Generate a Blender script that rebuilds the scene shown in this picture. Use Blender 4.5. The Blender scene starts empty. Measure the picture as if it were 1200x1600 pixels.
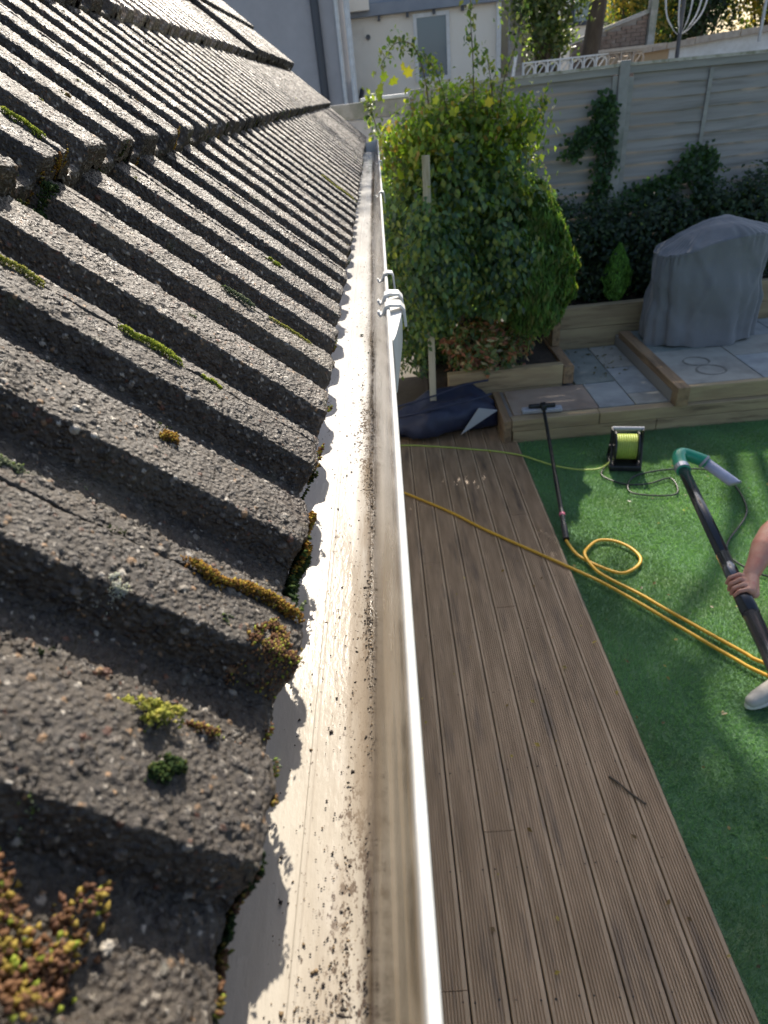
import bpy, bmesh, math, random
import numpy as np
from mathutils import Vector, Matrix, Euler
R = math.radians
random.seed(7)
rng = np.random.default_rng(11)
S = bpy.context.scene
COL = S.collection

# ------------------------------------------------------------------ camera, sky, sun, exposure
CAM = Vector((0.0, 0.0, 2.75))
PITCH, ROLL, YAW = R(33.887), R(6.486), R(2.722)
cam = bpy.data.cameras.new('camera'); camo = bpy.data.objects.new('camera', cam); COL.objects.link(camo)
cam.sensor_fit = 'VERTICAL'; cam.sensor_height = 36.0; cam.lens = 966.8 * 36 / 1600
cam.clip_start = 0.01; cam.clip_end = 500
fw = Vector((-math.sin(YAW) * math.cos(PITCH), math.cos(YAW) * math.cos(PITCH), -math.sin(PITCH)))
rt = Vector((math.cos(YAW), math.sin(YAW), 0))
dn = fw.cross(rt)
rx = rt * math.cos(ROLL) + dn * math.sin(ROLL)
dx = -rt * math.sin(ROLL) + dn * math.cos(ROLL)
M = Matrix((rx, -dx, -fw)).transposed().to_4x4(); M.translation = CAM
camo.matrix_world = M
cam.dof.use_dof = True; cam.dof.focus_distance = 0.60; cam.dof.aperture_fstop = 12
S.camera = camo
SUN_EL, SUN_AZ = R(43), R(8)          # azimuth measured from +Y towards +X
W = bpy.data.worlds.new('World'); S.world = W; W.use_nodes = True
nt = W.node_tree; nt.nodes.clear()
wo = nt.nodes.new('ShaderNodeOutputWorld'); bg = nt.nodes.new('ShaderNodeBackground'); sk = nt.nodes.new('ShaderNodeTexSky')
sk.sky_type = 'NISHITA'; sk.sun_disc = False; sk.sun_elevation = SUN_EL; sk.sun_rotation = SUN_AZ
sk.dust_density = 2.0; sk.air_density = 1.0
bg.inputs[1].default_value = 0.12
nt.links.new(sk.outputs[0], bg.inputs[0]); nt.links.new(bg.outputs[0], wo.inputs[0])
sl = bpy.data.lights.new('sun', 'SUN'); sl.energy = 5.0; sl.angle = R(0.5); sl.color = (1.0, 0.91, 0.78)
so = bpy.data.objects.new('sun', sl); COL.objects.link(so)
sd = Vector((math.sin(SUN_AZ) * math.cos(SUN_EL), math.cos(SUN_AZ) * math.cos(SUN_EL), math.sin(SUN_EL)))
so.rotation_euler = sd.to_track_quat('Z', 'Y').to_euler(); so.location = sd * 30
S.view_settings.view_transform = 'Standard'; S.view_settings.look = 'None'
S.view_settings.exposure = 0.72; S.view_settings.gamma = 1.0; S.view_settings.use_curve_mapping = False
S.render.engine = 'CYCLES'

# ------------------------------------------------------------------ helpers
def tag(o, label=None, cat=None, group=None, kind=None):
    if label: o['label'] = label
    if cat: o['category'] = cat
    if group: o['group'] = group
    if kind: o['kind'] = kind
    return o
def empty(name, loc, label, cat, group=None):
    o = bpy.data.objects.new(name, None); COL.objects.link(o); o.location = loc
    o.empty_display_size = 0.1
    return tag(o, label, cat, group)
def adopt(o, p):
    if p is not None:
        o.parent = p
        o.matrix_parent_inverse = Matrix.Translation(-Vector(p.location)) if p.type == 'EMPTY' else Matrix.Identity(4)
    return o
def link(name, me, m=None, p=None):
    o = bpy.data.objects.new(name, me); COL.objects.link(o)
    if m is not None and not me.materials: me.materials.append(m)
    return adopt(o, p)
def smooth(me):
    me.polygons.foreach_set('use_smooth', np.ones(len(me.polygons), dtype=bool)); me.update()
class MB:
    def __init__(s): s.v = []; s.f = []; s.mi = []
    def add(s, vs, fs):
        b = len(s.v); s.v += [tuple(v) for v in vs]; s.f += [tuple(b + i for i in f) for f in fs]; return s
    def box(s, x0, x1, y0, y1, z0, z1, rot=None, org=None):
        vs = [Vector((x, y, z)) for x in (x0, x1) for y in (y0, y1) for z in (z0, z1)]
        if rot is not None:
            org = Vector(org or ((x0 + x1) / 2, (y0 + y1) / 2, (z0 + z1) / 2))
            vs = [rot @ (v - org) + org for v in vs]
        return s.add(vs, [(0, 1, 3, 2), (4, 6, 7, 5), (0, 4, 5, 1), (2, 3, 7, 6), (0, 2, 6, 4), (1, 5, 7, 3)])
    def tube(s, pts, r, n=10, caps=True):
        pts = [Vector(p) for p in pts]; rs = r if hasattr(r, '__len__') else [r] * len(pts)
        rings = []; up = None
        for i, p in enumerate(pts):
            t = (pts[min(i + 1, len(pts) - 1)] - pts[max(i - 1, 0)]).normalized()
            if up is None: up = Vector((0, 0, 1)) if abs(t.z) < .9 else Vector((1, 0, 0))
            a = t.cross(up).normalized(); up = a.cross(t).normalized()
            rings.append([p + (a * math.cos(2 * math.pi * k / n) + up * math.sin(2 * math.pi * k / n)) * rs[i] for k in range(n)])
        vs = [v for g in rings for v in g]; fs = []
        for i in range(len(pts) - 1):
            for k in range(n):
                fs.append((i * n + k, i * n + (k + 1) % n, (i + 1) * n + (k + 1) % n, (i + 1) * n + k))
        if caps: fs.append(tuple(range(n - 1, -1, -1))); fs.append(tuple((len(pts) - 1) * n + k for k in range(n)))
        return s.add(vs, fs)
    def extrude_y(s, prof, ys, closed=True, shift=None):
        n = len(prof); vs = []
        for y in ys:
            d = shift(y) if shift else 0
            vs += [(x + d, y, z) for x, z in prof]
        fs = []
        for i in range(len(ys) - 1):
            for k in range(n if closed else n - 1):
                a, b = i * n + k, i * n + (k + 1) % n
                fs.append((a, b, b + n, a + n))
        if closed: fs.append(tuple(range(n - 1, -1, -1))); fs.append(tuple((len(ys) - 1) * n + k for k in range(n)))
        return s.add(vs, fs)
    def build(s, name, m, p=None, sm=False, bevel=0, seg=2):
        me = bpy.data.meshes.new(name); me.from_pydata(s.v, [], s.f)
        bm = bmesh.new(); bm.from_mesh(me); bmesh.ops.recalc_face_normals(bm, faces=bm.faces); bm.to_mesh(me); bm.free()
        me.update()
        if sm: smooth(me)
        o = link(name, me, m, p)
        if bevel:
            b = o.modifiers.new('bevel', 'BEVEL'); b.width = bevel; b.segments = seg; b.limit_method = 'ANGLE'
            if not sm: smooth(me); 
            w = o.modifiers.new('wn', 'WEIGHTED_NORMAL'); w.keep_sharp = False
        return o
def npmesh(name, V, F, cols=None, sm=True):
    me = bpy.data.meshes.new(name); F = np.asarray(F, np.int32); k = F.shape[1]
    me.vertices.add(len(V)); me.vertices.foreach_set('co', np.asarray(V, np.float32).ravel())
    me.loops.add(F.size); me.loops.foreach_set('vertex_index', F.ravel())
    me.polygons.add(len(F)); me.polygons.foreach_set('loop_start', np.arange(0, F.size, k, dtype=np.int32))
    me.update(calc_edges=True); me.validate()
    if sm: smooth(me)
    if cols is not None:
        a = me.color_attributes.new('col', 'FLOAT_COLOR', 'POINT')
        c = np.ones((len(V), 4), np.float32); c[:, :cols.shape[1]] = cols
        a.data.foreach_set('color', c.ravel())
    return me
def cr(pts, n=10):     # smooth curve through points
    P = [Vector(p) for p in pts]; out = []
    for i in range(len(P) - 1):
        a, b, c, d = P[max(i - 1, 0)], P[i], P[i + 1], P[min(i + 2, len(P) - 1)]
        for k in range(n):
            t = k / n
            out.append(.5 * ((2 * b) + (c - a) * t + (2 * a - 5 * b + 4 * c - d) * t * t + (3 * b - a - 3 * c + d) * t ** 3))
    return out + [P[-1]]

# ------------------------------------------------------------------ materials
def mat(name, c1, c2=None, scale=5, rough=.8, bump=0, bscale=40, detail=6, spec=.5, metal=0, stretch=(1, 1, 1),
        c3=None, c3scale=2, c3t=(.5, .65), trans=0, attr=False, coat=0, contrast=(.35, .65), sheen=0, alpha=1):
    m = bpy.data.materials.new(name); m.use_nodes = True; t = m.node_tree; N = t.nodes; L = t.links
    b = N['Principled BSDF']; out = N['Material Output']
    b.inputs['Roughness'].default_value = rough; b.inputs['Metallic'].default_value = metal
    b.inputs['Specular IOR Level'].default_value = spec; b.inputs['Coat Weight'].default_value = coat
    b.inputs['Sheen Weight'].default_value = sheen
    geo = N.new('ShaderNodeNewGeometry'); mp = N.new('ShaderNodeMapping'); mp.inputs['Scale'].default_value = stretch
    L.new(geo.outputs['Position'], mp.inputs[0])
    def noise(sc, det=detail, ro=.6):
        n = N.new('ShaderNodeTexNoise'); n.inputs['Scale'].default_value = sc; n.inputs['Detail'].default_value = det
        n.inputs['Roughness'].default_value = ro; L.new(mp.outputs[0], n.inputs['Vector']); return n
    def mixc(f, a, c):
        x = N.new('ShaderNodeMix'); x.data_type = 'RGBA'; L.new(f, x.inputs[0])
        for s_, q in ((6, a), (7, c)):
            if hasattr(q, 'links'): L.new(q, x.inputs[s_])
            else: x.inputs[s_].default_value = (*q, 1)
        return x.outputs[2]
    def ramp(s_, a, c):
        r = N.new('ShaderNodeMapRange'); r.inputs[1].default_value = a; r.inputs[2].default_value = c; L.new(s_, r.inputs[0]); return r.outputs[0]
    col = None
    if attr:
        at = N.new('ShaderNodeAttribute'); at.attribute_name = 'col'; col = at.outputs[0]
    elif c2 is not None:
        col = mixc(ramp(noise(scale).outputs[0], *contrast), c1, c2)
    if c3 is not None:
        col = mixc(ramp(noise(c3scale, 8).outputs[0], *c3t), col if col is not None else c1, c3)
    if col is None: b.inputs['Base Color'].default_value = (*c1, 1)
    else: L.new(col, b.inputs['Base Color'])
    if bump:
        bp = N.new('ShaderNodeBump'); bp.inputs['Strength'].default_value = 1; bp.inputs['Distance'].default_value = bump
        L.new(noise(bscale, 8).outputs[0], bp.inputs['Height']); L.new(bp.outputs[0], b.inputs['Normal'])
    if trans:
        tr = N.new('ShaderNodeBsdfTranslucent'); mx = N.new('ShaderNodeMixShader'); mx.inputs[0].default_value = trans
        if col is not None:
            g = N.new('ShaderNodeMix'); g.data_type = 'RGBA'; g.blend_type = 'MULTIPLY'; g.inputs[0].default_value = 1
            L.new(col, g.inputs[6]); g.inputs[7].default_value = (2.6, 2.7, 1.0, 1); L.new(g.outputs[2], tr.inputs[0])
        else: tr.inputs[0].default_value = (*c1, 1)
        L.new(b.outputs[0], mx.inputs[1]); L.new(tr.outputs[0], mx.inputs[2]); L.new(mx.outputs[0], out.inputs[0])
    m['b'] = 1
    return m
m_underlay = mat('roof_underlay', (.03, .03, .03))
m_plastic = mat('white_plastic', (.72, .72, .70), (.62, .61, .57), 30, rough=.35, bump=.0002, bscale=200)
m_white = mat('white_paint', (.75, .76, .76), (.62, .62, .6), 8, rough=.4)
m_sleeper = mat('sleeper_timber', (.30, .22, .13), (.42, .33, .19), 6, rough=.85, bump=.002, bscale=25, stretch=(.35, 3, 3), c3=(.16, .115, .07), c3scale=5, c3t=(.55, .7))
m_sleepery = mat('sleeper_timber_across', (.23, .15, .085), (.34, .23, .13), 6, rough=.85, bump=.002, bscale=25, stretch=(3, .35, 3), c3=(.12, .08, .05), c3scale=5, c3t=(.5, .7))
m_soil = mat('dark_soil', (.02, .015, .011), (.05, .037, .026), 20, bump=.01, bscale=40)
m_conc = mat('concrete', (.30, .29, .26), (.40, .38, .35), 9, rough=.9, bump=.002, bscale=80, c3=(.20, .21, .17), c3scale=3)
m_slat = mat('weathered_slat', (.28, .26, .235), (.36, .34, .315), 3, rough=.9, bump=.0015, bscale=30, stretch=(.25, 1, 4), c3=(.19, .175, .15), c3scale=4, c3t=(.52, .72))
m_rail = mat('fence_rail_wood', (.28, .27, .24), (.37, .355, .32), 5, rough=.9, bump=.001, stretch=(.3, 1, 3))
m_cover = mat('grey_cover_cloth', (.135, .14, .152), (.165, .17, .182), 2.2, c3=(.19, .19, .185), c3scale=9, c3t=(.6, .9), rough=.7, bump=.006, bscale=9, detail=8, stretch=(1, 1, .45), sheen=.3)
m_black = mat('black_plastic', (.012, .013, .016), (.03, .03, .034), 30, rough=.35)
m_carbon = mat('black_glossy_pole', (.015, .016, .02), rough=.22, coat=.4)
m_pad = mat('grey_pad', (.42, .43, .46), (.3, .31, .34), 60, rough=.9)
m_pink = mat('pink_collar', (.55, .12, .2), rough=.5)
m_hose = mat('yellow_hose', (.72, .40, .03), (.60, .33, .03), 14, rough=.45)
m_cable = mat('lime_cable', (.42, .50, .10), (.34, .42, .08), 20, rough=.5)
m_green = mat('green_plastic', (.01, .34, .18), (.0, .27, .14), 10, rough=.3, coat=.3)
m_tubeclear = mat('pale_plastic_tube', (.50, .53, .66), (.42, .45, .58), 20, rough=.25)
m_skin = mat('skin', (.56, .31, .22), (.46, .20, .14), 18, rough=.5, c3=(.50, .17, .12), c3scale=28, c3t=(.5, .75), bump=.0003, bscale=150)
m_shirt = mat('black_shirt', (.012, .012, .014), (.02, .02, .023), 12, rough=.9, bump=.002, bscale=15)
m_jeans = mat('dark_trousers', (.03, .035, .05), (.045, .05, .07), 12, rough=.9)
m_hair = mat('brown_hair', (.06, .04, .025), rough=.6, bump=.003, bscale=90)
m_shoe = mat('pale_trainer', (.45, .43, .40), (.36, .34, .31), 20, rough=.7)
m_sole = mat('shoe_sole', (.62, .60, .55), rough=.7)
m_bag = mat('navy_bag_fabric', (.016, .021, .05), (.026, .033, .07), 8, rough=.55, bump=.002, bscale=20)
m_baglab = mat('pale_grey_patch', (.42, .44, .47), rough=.5)
m_leaf = mat('leaf', (0, 0, 0), rough=.4, attr=True, trans=.5, spec=.5)
m_needle = mat('needle', (0, 0, 0), rough=.7, attr=True, trans=.25, spec=.3)
m_moss = mat('moss', (0, 0, 0), rough=.85, attr=True, trans=.25, spec=.15)
m_bark = mat('bark', (.09, .065, .045), (.14, .11, .08), 12, rough=.95, bump=.01, bscale=30, stretch=(1, 1, .3))
m_palewood = mat('pale_post_wood', (.42, .38, .28), (.5, .46, .36), 6, rough=.85, bump=.001, stretch=(3, 3, .3), c3=(.25, .23, .14), c3scale=4)
m_greyrender = mat('grey_render', (.40, .39, .40), (.45, .44, .45), 3, rough=.95, bump=.004, bscale=60)
m_cream = mat('cream_render', (.84, .78, .68), (.88, .83, .74), 1.2, rough=.95, bump=.003, bscale=50, c3=(.52, .46, .38), c3scale=.8, c3t=(.6, .8))
m_darkpipe = mat('dark_pipe', (.06, .065, .08), rough=.4)
m_glass = mat('window_glass', (.10, .14, .19), rough=.08, spec=.8)
m_greyfascia = mat('grey_fascia', (.22, .25, .30), (.27, .30, .35), 4, rough=.6)
m_blueroof = mat('bluegrey_flat_roof', (.25, .30, .38), rough=.6)
m_brick = mat('brown_brick', (.17, .12, .095), (.25, .19, .15), 9, rough=.95, bump=.002, c3=(.33, .30, .27), c3scale=5, c3t=(.58, .72))
m_mortar = mat('mortar', (.28, .26, .24), rough=.95)
m_tan = mat('tan_wall', (.46, .33, .2), (.52, .39, .25), 3, rough=.9)
m_coping = mat('coping', (.40, .33, .27), (.52, .46, .38), 12, rough=.9, bump=.004)
m_steel = mat('galvanised_steel', (.4, .42, .46), rough=.35, metal=.8)
m_polem = mat('dark_metal_pole', (.10, .105, .12), rough=.22, metal=.7, coat=.5)
m_blue = mat('blue_barrel', (.04, .16, .38), rough=.5)

def tile_material(name, gloss=.55, pale=0):
    m = bpy.data.materials.new(name); m.use_nodes = True; t = m.node_tree; N = t.nodes; L = t.links; b = N['Principled BSDF']
    geo = N.new('ShaderNodeNewGeometry')
    def noise(sc, det=8, ro=.6):
        n = N.new('ShaderNodeTexNoise'); n.inputs['Scale'].default_value = sc; n.inputs['Detail'].default_value = det
        n.inputs['Roughness'].default_value = ro; L.new(geo.outputs['Position'], n.inputs['Vector']); return n.outputs[0]
    def rr(s_, a, c, d=0, e=1):
        r = N.new('ShaderNodeMapRange'); r.inputs[1].default_value = a; r.inputs[2].default_value = c
        r.inputs[3].default_value = d; r.inputs[4].default_value = e; L.new(s_, r.inputs[0]); return r.outputs[0]
    def mix(f, a, c, mode='MIX'):
        x = N.new('ShaderNodeMix'); x.data_type = 'RGBA'; x.blend_type = mode
        if hasattr(f, 'links'): L.new(f, x.inputs[0])
        else: x.inputs[0].default_value = f
        for s_, q in ((6, a), (7, c)):
            if hasattr(q, 'links'): L.new(q, x.inputs[s_])
            else: x.inputs[s_].default_value = (*q, 1)
        return x.outputs[2]
    p = 1 + pale
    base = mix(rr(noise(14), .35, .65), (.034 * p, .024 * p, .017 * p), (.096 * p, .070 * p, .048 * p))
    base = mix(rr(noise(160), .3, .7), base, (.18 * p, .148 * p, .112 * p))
    at = N.new('ShaderNodeAttribute'); at.attribute_name = 'col'
    base = mix(at.outputs['Alpha'], base, at.outputs['Color'])
    # weathering: pale lichen film, rusty brown areas, algae green
    base = mix(rr(noise(9), .56, .72, 0, .55), base, (.20, .17, .115))
    base = mix(rr(noise(6.3), .6, .75, 0, .5), base, (.15, .085, .055))
    base = mix(rr(noise(23), .63, .72, 0, .6), base, (.11, .115, .045))
    base = mix(rr(noise(85), .66, .72, 0, .7), base, (.30, .30, .25))
    base = mix(rr(noise(3.1), .4, .7, 0, .45), base, (.5, .48, .48), 'MULTIPLY')
    oi = N.new('ShaderNodeObjectInfo'); cb = N.new('ShaderNodeCombineColor'); v_ = rr(oi.outputs['Random'], 0, 1, .50, .86)
    for i_ in range(3): L.new(v_, cb.inputs[i_])
    base = mix(1.0, base, cb.outputs[0], 'MULTIPLY')
    L.new(base, b.inputs['Base Color'])
    L.new(rr(noise(60), .35, .65, gloss - .16, gloss + .1), b.inputs['Roughness']); b.inputs['Specular IOR Level'].default_value = .5
    bp = N.new('ShaderNodeBump'); bp.inputs['Strength'].default_value = 1; bp.inputs['Distance'].default_value = .0012
    L.new(noise(520, 5, .7), bp.inputs['Height'])
    bp2 = N.new('ShaderNodeBump'); bp2.inputs['Distance'].default_value = .0012; bp2.inputs['Strength'].default_value = 1
    vo = N.new('ShaderNodeTexVoronoi'); vo.inputs['Scale'].default_value = 330; L.new(geo.outputs['Position'], vo.inputs['Vector'])
    L.new(rr(vo.outputs['Distance'], 0, .6, 1, 0), bp2.inputs['Height']); L.new(bp.outputs[0], bp2.inputs['Normal'])
    L.new(bp2.outputs[0], b.inputs['Normal'])
    return m
m_tile = tile_material('weathered_concrete_tile')
m_tile_glint = tile_material('painted_glint_tile', gloss=.30, pale=4.5)  # paler base colour paints the sun glint on these smooth tiles

# ------------------------------------------------------------------ ROOF
EX, EZ, GAUGE, Y0 = -0.067, 2.75 - 0.236, 0.31, 0.164
TH, TT = R(45), R(40)
UP = Vector((-math.cos(TT), 0, math.sin(TT))); NRM = Vector((math.sin(TT), 0, math.cos(TT)))
def course(n): return Vector((EX - n * GAUGE * math.cos(TH), 0, EZ + n * GAUGE * math.sin(TH)))
RH = .0215
def prof(y):           # tile height against world Y (0 = rib top)
    d = np.mod(np.asarray(y, float) - Y0 + .052, .1)      # 0 at foot of near side of a rib
    h = np.where(d < .0075, d / .0075, np.where(d < .052, 1, np.where(d < .060, 1 - (d - .052) / .008, 0)))
    h = .45 * h + .55 * h * h * (3 - 2 * h)
    crown = np.where((d > .005) & (d < .056), .0012 * np.sin((d - .005) / .051 * np.pi), 0)
    return (h - 1) * RH + crown
def surf(Y, s, lift=0):
    n = max(int(s // GAUGE), 0); q = course(n) + UP * (s - n * GAUGE) + NRM * (float(prof(Y)) + lift); q.y = Y; return q
def vnoise(nx, ny, cx, cy, r):
    g = r.random((cx + 2, cy + 2)); X = np.linspace(0, cx, nx); Y = np.linspace(0, cy, ny)
    xi = np.minimum(X.astype(int), cx); yi = np.minimum(Y.astype(int), cy); fx = X - xi; fy = Y - yi
    fx = (fx * fx * (3 - 2 * fx))[:, None]; fy = (fy * fy * (3 - 2 * fy))[None, :]
    a = g[np.ix_(xi, yi)]; b = g[np.ix_(xi + 1, yi)]; c = g[np.ix_(xi, yi + 1)]; d = g[np.ix_(xi + 1, yi + 1)]
    return (a * (1 - fx) + b * fx) * (1 - fy) + (c * (1 - fx) + d * fx) * fy - .5
TW, TL, FD = .1975, .345, .0265
def tile_mesh(name, step, ybase, seed, gden=1.0):
    r = np.random.default_rng(seed)
    xf = np.linspace(0, TW, 4000); arc = np.concatenate([[0], np.cumsum(np.hypot(np.diff(xf), np.diff(prof(ybase + xf))))])
    nx = int(arc[-1] / step) + 1; xs = np.interp(np.linspace(0, arc[-1], nx), arc, xf)
    ss = np.concatenate([np.arange(-FD, 0, step), np.arange(0, TL + step, step)]); ns = len(ss)
    H = np.zeros((nx, ns)); Cc = np.zeros((nx, ns, 4), np.float32)
    H += vnoise(nx, ns, 8, 14, r) * .0020 + vnoise(nx, ns, 30, 55, r) * .0010 + vnoise(nx, ns, 110, 200, r) * .0007
    area = TW * (TL + FD); n = int(area * 210000 * gden)
    pal = np.array([(.085, .068, .056), (.15, .125, .10), (.26, .22, .18), (.62, .55, .45), (.60, .36, .18), (.95, .86, .72), (.28, .11, .06), (.040, .033, .030), (.12, .10, .08)])
    pw = np.array([.26, .20, .12, .05, .03, .03, .02, .20, .10]); pw /= pw.sum()
    for i in range(n):
        rad = min(r.lognormal(math.log(.00085), .42), .0032)
        rad = max(rad, step * .75)
        cx, cy = r.random() * (nx - 1), r.random() * (ns - 1); k = int(rad / step) + 1
        i0, i1 = max(int(cx) - k, 0), min(int(cx) + k + 2, nx); j0, j1 = max(int(cy) - k, 0), min(int(cy) + k + 2, ns)
        gx = (np.arange(i0, i1) - cx)[:, None] * step; gy = (np.arange(j0, j1) - cy)[None, :] * step
        q = 1 - (gx * gx + gy * gy) / (rad * rad); msk = q > 0
        if not msk.any(): continue
        hh = np.sqrt(np.maximum(q, 0)) * rad * .75
        sub = H[i0:i1, j0:j1]; base = sub.mean() * .6; up = msk & (base + hh > sub)
        sub[up] = (base + hh)[up]
        c = pal[r.choice(len(pal), p=pw)] * (.8 + .4 * r.random())
        cs = Cc[i0:i1, j0:j1]; cs[up] = (*c, .75)
    pr = prof(ybase + xs)
    edge = vnoise(nx, 2, 26, 1, r)[:, 0] * .004 + vnoise(nx, 2, 7, 1, r)[:, 0] * .006
    X = np.repeat(xs[:, None], ns, 1)
    sp = ss[None, :].repeat(nx, 0); rc = .004
    Yc = np.maximum(sp, 0) + edge[:, None] * np.clip(1 - sp / .03, 0, 1)
    Z = pr[:, None] + np.minimum(sp, 0)
    # rounded front corner + displacement
    w = np.clip((sp + rc) / (2 * rc), 0, 1)                         # 0 = front face, 1 = top face
    Z = Z - rc * (1 - w) * w * .9
    Yc = Yc + rc * w * (1 - w) * .9
    dpr = np.gradient(pr, xs)[:, None]; ln = np.sqrt(1 + dpr ** 2)
    X = X - H * w * dpr / ln; Z = Z + H * w / ln; Yc = Yc - H * (1 - w)
    fray = np.clip((-sp - .016) / .01, 0, 1); Z += fray * vnoise(nx, ns, 30, 4, r) * .008
    V = np.stack([X, Yc, Z], 2)
    # skirts down the two long sides
    lo = V.copy(); 
    L0 = V[:1].copy(); L0[..., 2] -= .016; L1 = V[-1:].copy(); L1[..., 2] -= .016
    V = np.concatenate([L0, V, L1], 0); Cc = np.concatenate([Cc[:1] * 0, Cc, Cc[-1:] * 0], 0)
    a = np.arange(nx + 2)[:-1, None] * ns + np.arange(ns - 1)[None, :]
    F = np.stack([a, a + ns, a + ns + 1, a + 1], 2).reshape(-1, 4)
    me = npmesh(name, V.reshape(-1, 3), F, Cc.reshape(-1, 4))
    me.materials.append(m_tile); return me
roof = empty('tiled_roof', (EX - .3, 2.0, EZ), 'weathered dark ribbed concrete tile roof sloping down to the white gutter', 'roof')
variants = [tile_mesh('tile_mesh', .0021, Y0 - .112, 100 + i, .55) for i in range(5)]
near = {(-3, 0): .0016, (-1, 0): .0009, (1, 0): .0009, (3, 0): .0012, (5, 0): .0015, (1, 1): .0018, (3, 1): .0015, (5, 1): .0015, (7, 0): .0017, (7, 1): .0018}
glint_me = variants[0].copy(); glint_me.materials.clear(); glint_me.materials.append(m_tile_glint)
YEND = 5.05
NC = 8
for n in range(NC):
    for k in range(-9, 49, 2):
        yb = Y0 + .1 * k - .112 + .1
        if yb + .19 > YEND + .02: continue
        if (k, n) in near: me = tile_mesh('tile_mesh', near[(k, n)], yb, 500 + k * 10 + n)
        else: me = variants[(k * 7 + n * 3) % 5]
        lift = (rng.random() - .5) * .0025; lab = None
        sl_ = (rng.random() - .5) * .006
        if n == 2 and yb > 3.3: lift += .022
        if n > 2: lift += .012
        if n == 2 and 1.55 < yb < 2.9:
            me = glint_me; lab = 'smooth slick roof tile with a sun glint painted into its pale colour'
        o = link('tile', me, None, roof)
        if lab: o['label'] = lab
        org = course(n) + UP * sl_ + NRM * lift
        rot = Matrix(((0, UP.x, NRM.x), (1, UP.y, NRM.y), (0, UP.z, NRM.z))).to_4x4()
        rot = rot @ Matrix.Rotation((rng.random() - .5) * .010, 4, 'Z')
        rot.translation = Vector((org.x, yb, org.z))
        o.matrix_parent_inverse = Matrix.Identity(4); o.parent = roof
        o.matrix_parent_inverse = Matrix.Translation(-Vector(roof.location)); o.matrix_basis = rot
# felt layer under the tiles, verge mortar, ridge
a, b_ = course(0), course(NC)
un = Vector((math.sin(TH), 0, math.cos(TH)))
mb = MB(); q0, q1 = a - un * .055 + Vector((-.012, 0, .0)), b_ - un * .055
mb.add([(q0.x, -.85, q0.z), (q1.x, -.85, q1.z), (q1.x, YEND - .02, q1.z), (q0.x, YEND - .02, q0.z),
        (q0.x, -.85, q0.z - .02), (q1.x, -.85, q1.z - .02), (q1.x, YEND - .02, q1.z - .02), (q0.x, YEND - .02, q0.z - .02)],
       [(0, 1, 2, 3), (7, 6, 5, 4), (0, 4, 5, 1), (1, 5, 6, 2), (2, 6, 7, 3), (3, 7, 4, 0)])
mb.build('underlay', m_underlay, roof)
mb = MB(); vy = YEND - .015
mb.add([(EX - .01, vy, EZ - .03), (b_.x, vy, b_.z - .03), (b_.x, vy, b_.z - .12), (EX - .01, vy, EZ - .10),
        (EX - .01, vy + .03, EZ - .03), (b_.x, vy + .03, b_.z - .03), (b_.x, vy + .03, b_.z - .12), (EX - .01, vy + .03, EZ - .10)],
       [(0, 1, 2, 3), (7, 6, 5, 4), (0, 4, 5, 1), (1, 5, 6, 2), (2, 6, 7, 3), (3, 7, 4, 0)])
mb.build('verge', m_conc, roof)
rid = b_ + Vector((-.03, 0, .03))
for i in range(13):
    mb = MB(); y = -.85 + i * .455
    pr_ = [(rid.x + math.cos(t) * .13, rid.z - .05 + math.sin(t) * .11) for t in np.linspace(-.3, math.pi + .3, 12)]
    pr_ += [(rid.x + math.cos(t) * .112, rid.z - .05 + math.sin(t) * .092) for t in np.linspace(math.pi + .3, -.3, 12)]
    mb.extrude_y(pr_, [y, y + .45]).build('ridge_tile', m_tile, roof)
mb = MB(); zb = b_.z - .06
mb.add([(rid.x, -.85, zb), (rid.x - 2.2, -.85, zb - 2.2), (rid.x - 2.2, YEND, zb - 2.2), (rid.x, YEND, zb)], [(0, 1, 2, 3)])
mb.build('rear_slope', m_tile, roof)

# house under the roof
house = empty('bungalow_wall', (-1.5, 2, 0), 'rendered house wall standing below the tiled roof beside the timber deck', 'house')
MB().box(-4.4, -.42, -.85, YEND - .06, -.02, 2.40).build('wall', m_cream, house)
mb = MB(); mb.add([(-.42, YEND - .06, 2.40), (-2.2, YEND - .06, 4.18), (-4.0, YEND - .06, 2.40), (-.42, YEND - .3, 2.40), (-2.2, YEND - .3, 4.18), (-4.0, YEND - .3, 2.40)], [(0, 1, 2), (5, 4, 3), (0, 3, 4, 1), (1, 4, 5, 2), (2, 5, 3, 0)])
mb.build('gable', m_cream, house)
MB().box(-.150, -.130, -.85, YEND - .03, 2.29, 2.462).build('fascia_board', m_white, house, bevel=.003)
MB().box(-.42, -.152, -.85, YEND - .03, 2.29, 2.30).build('soffit', m_white, house)

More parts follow.
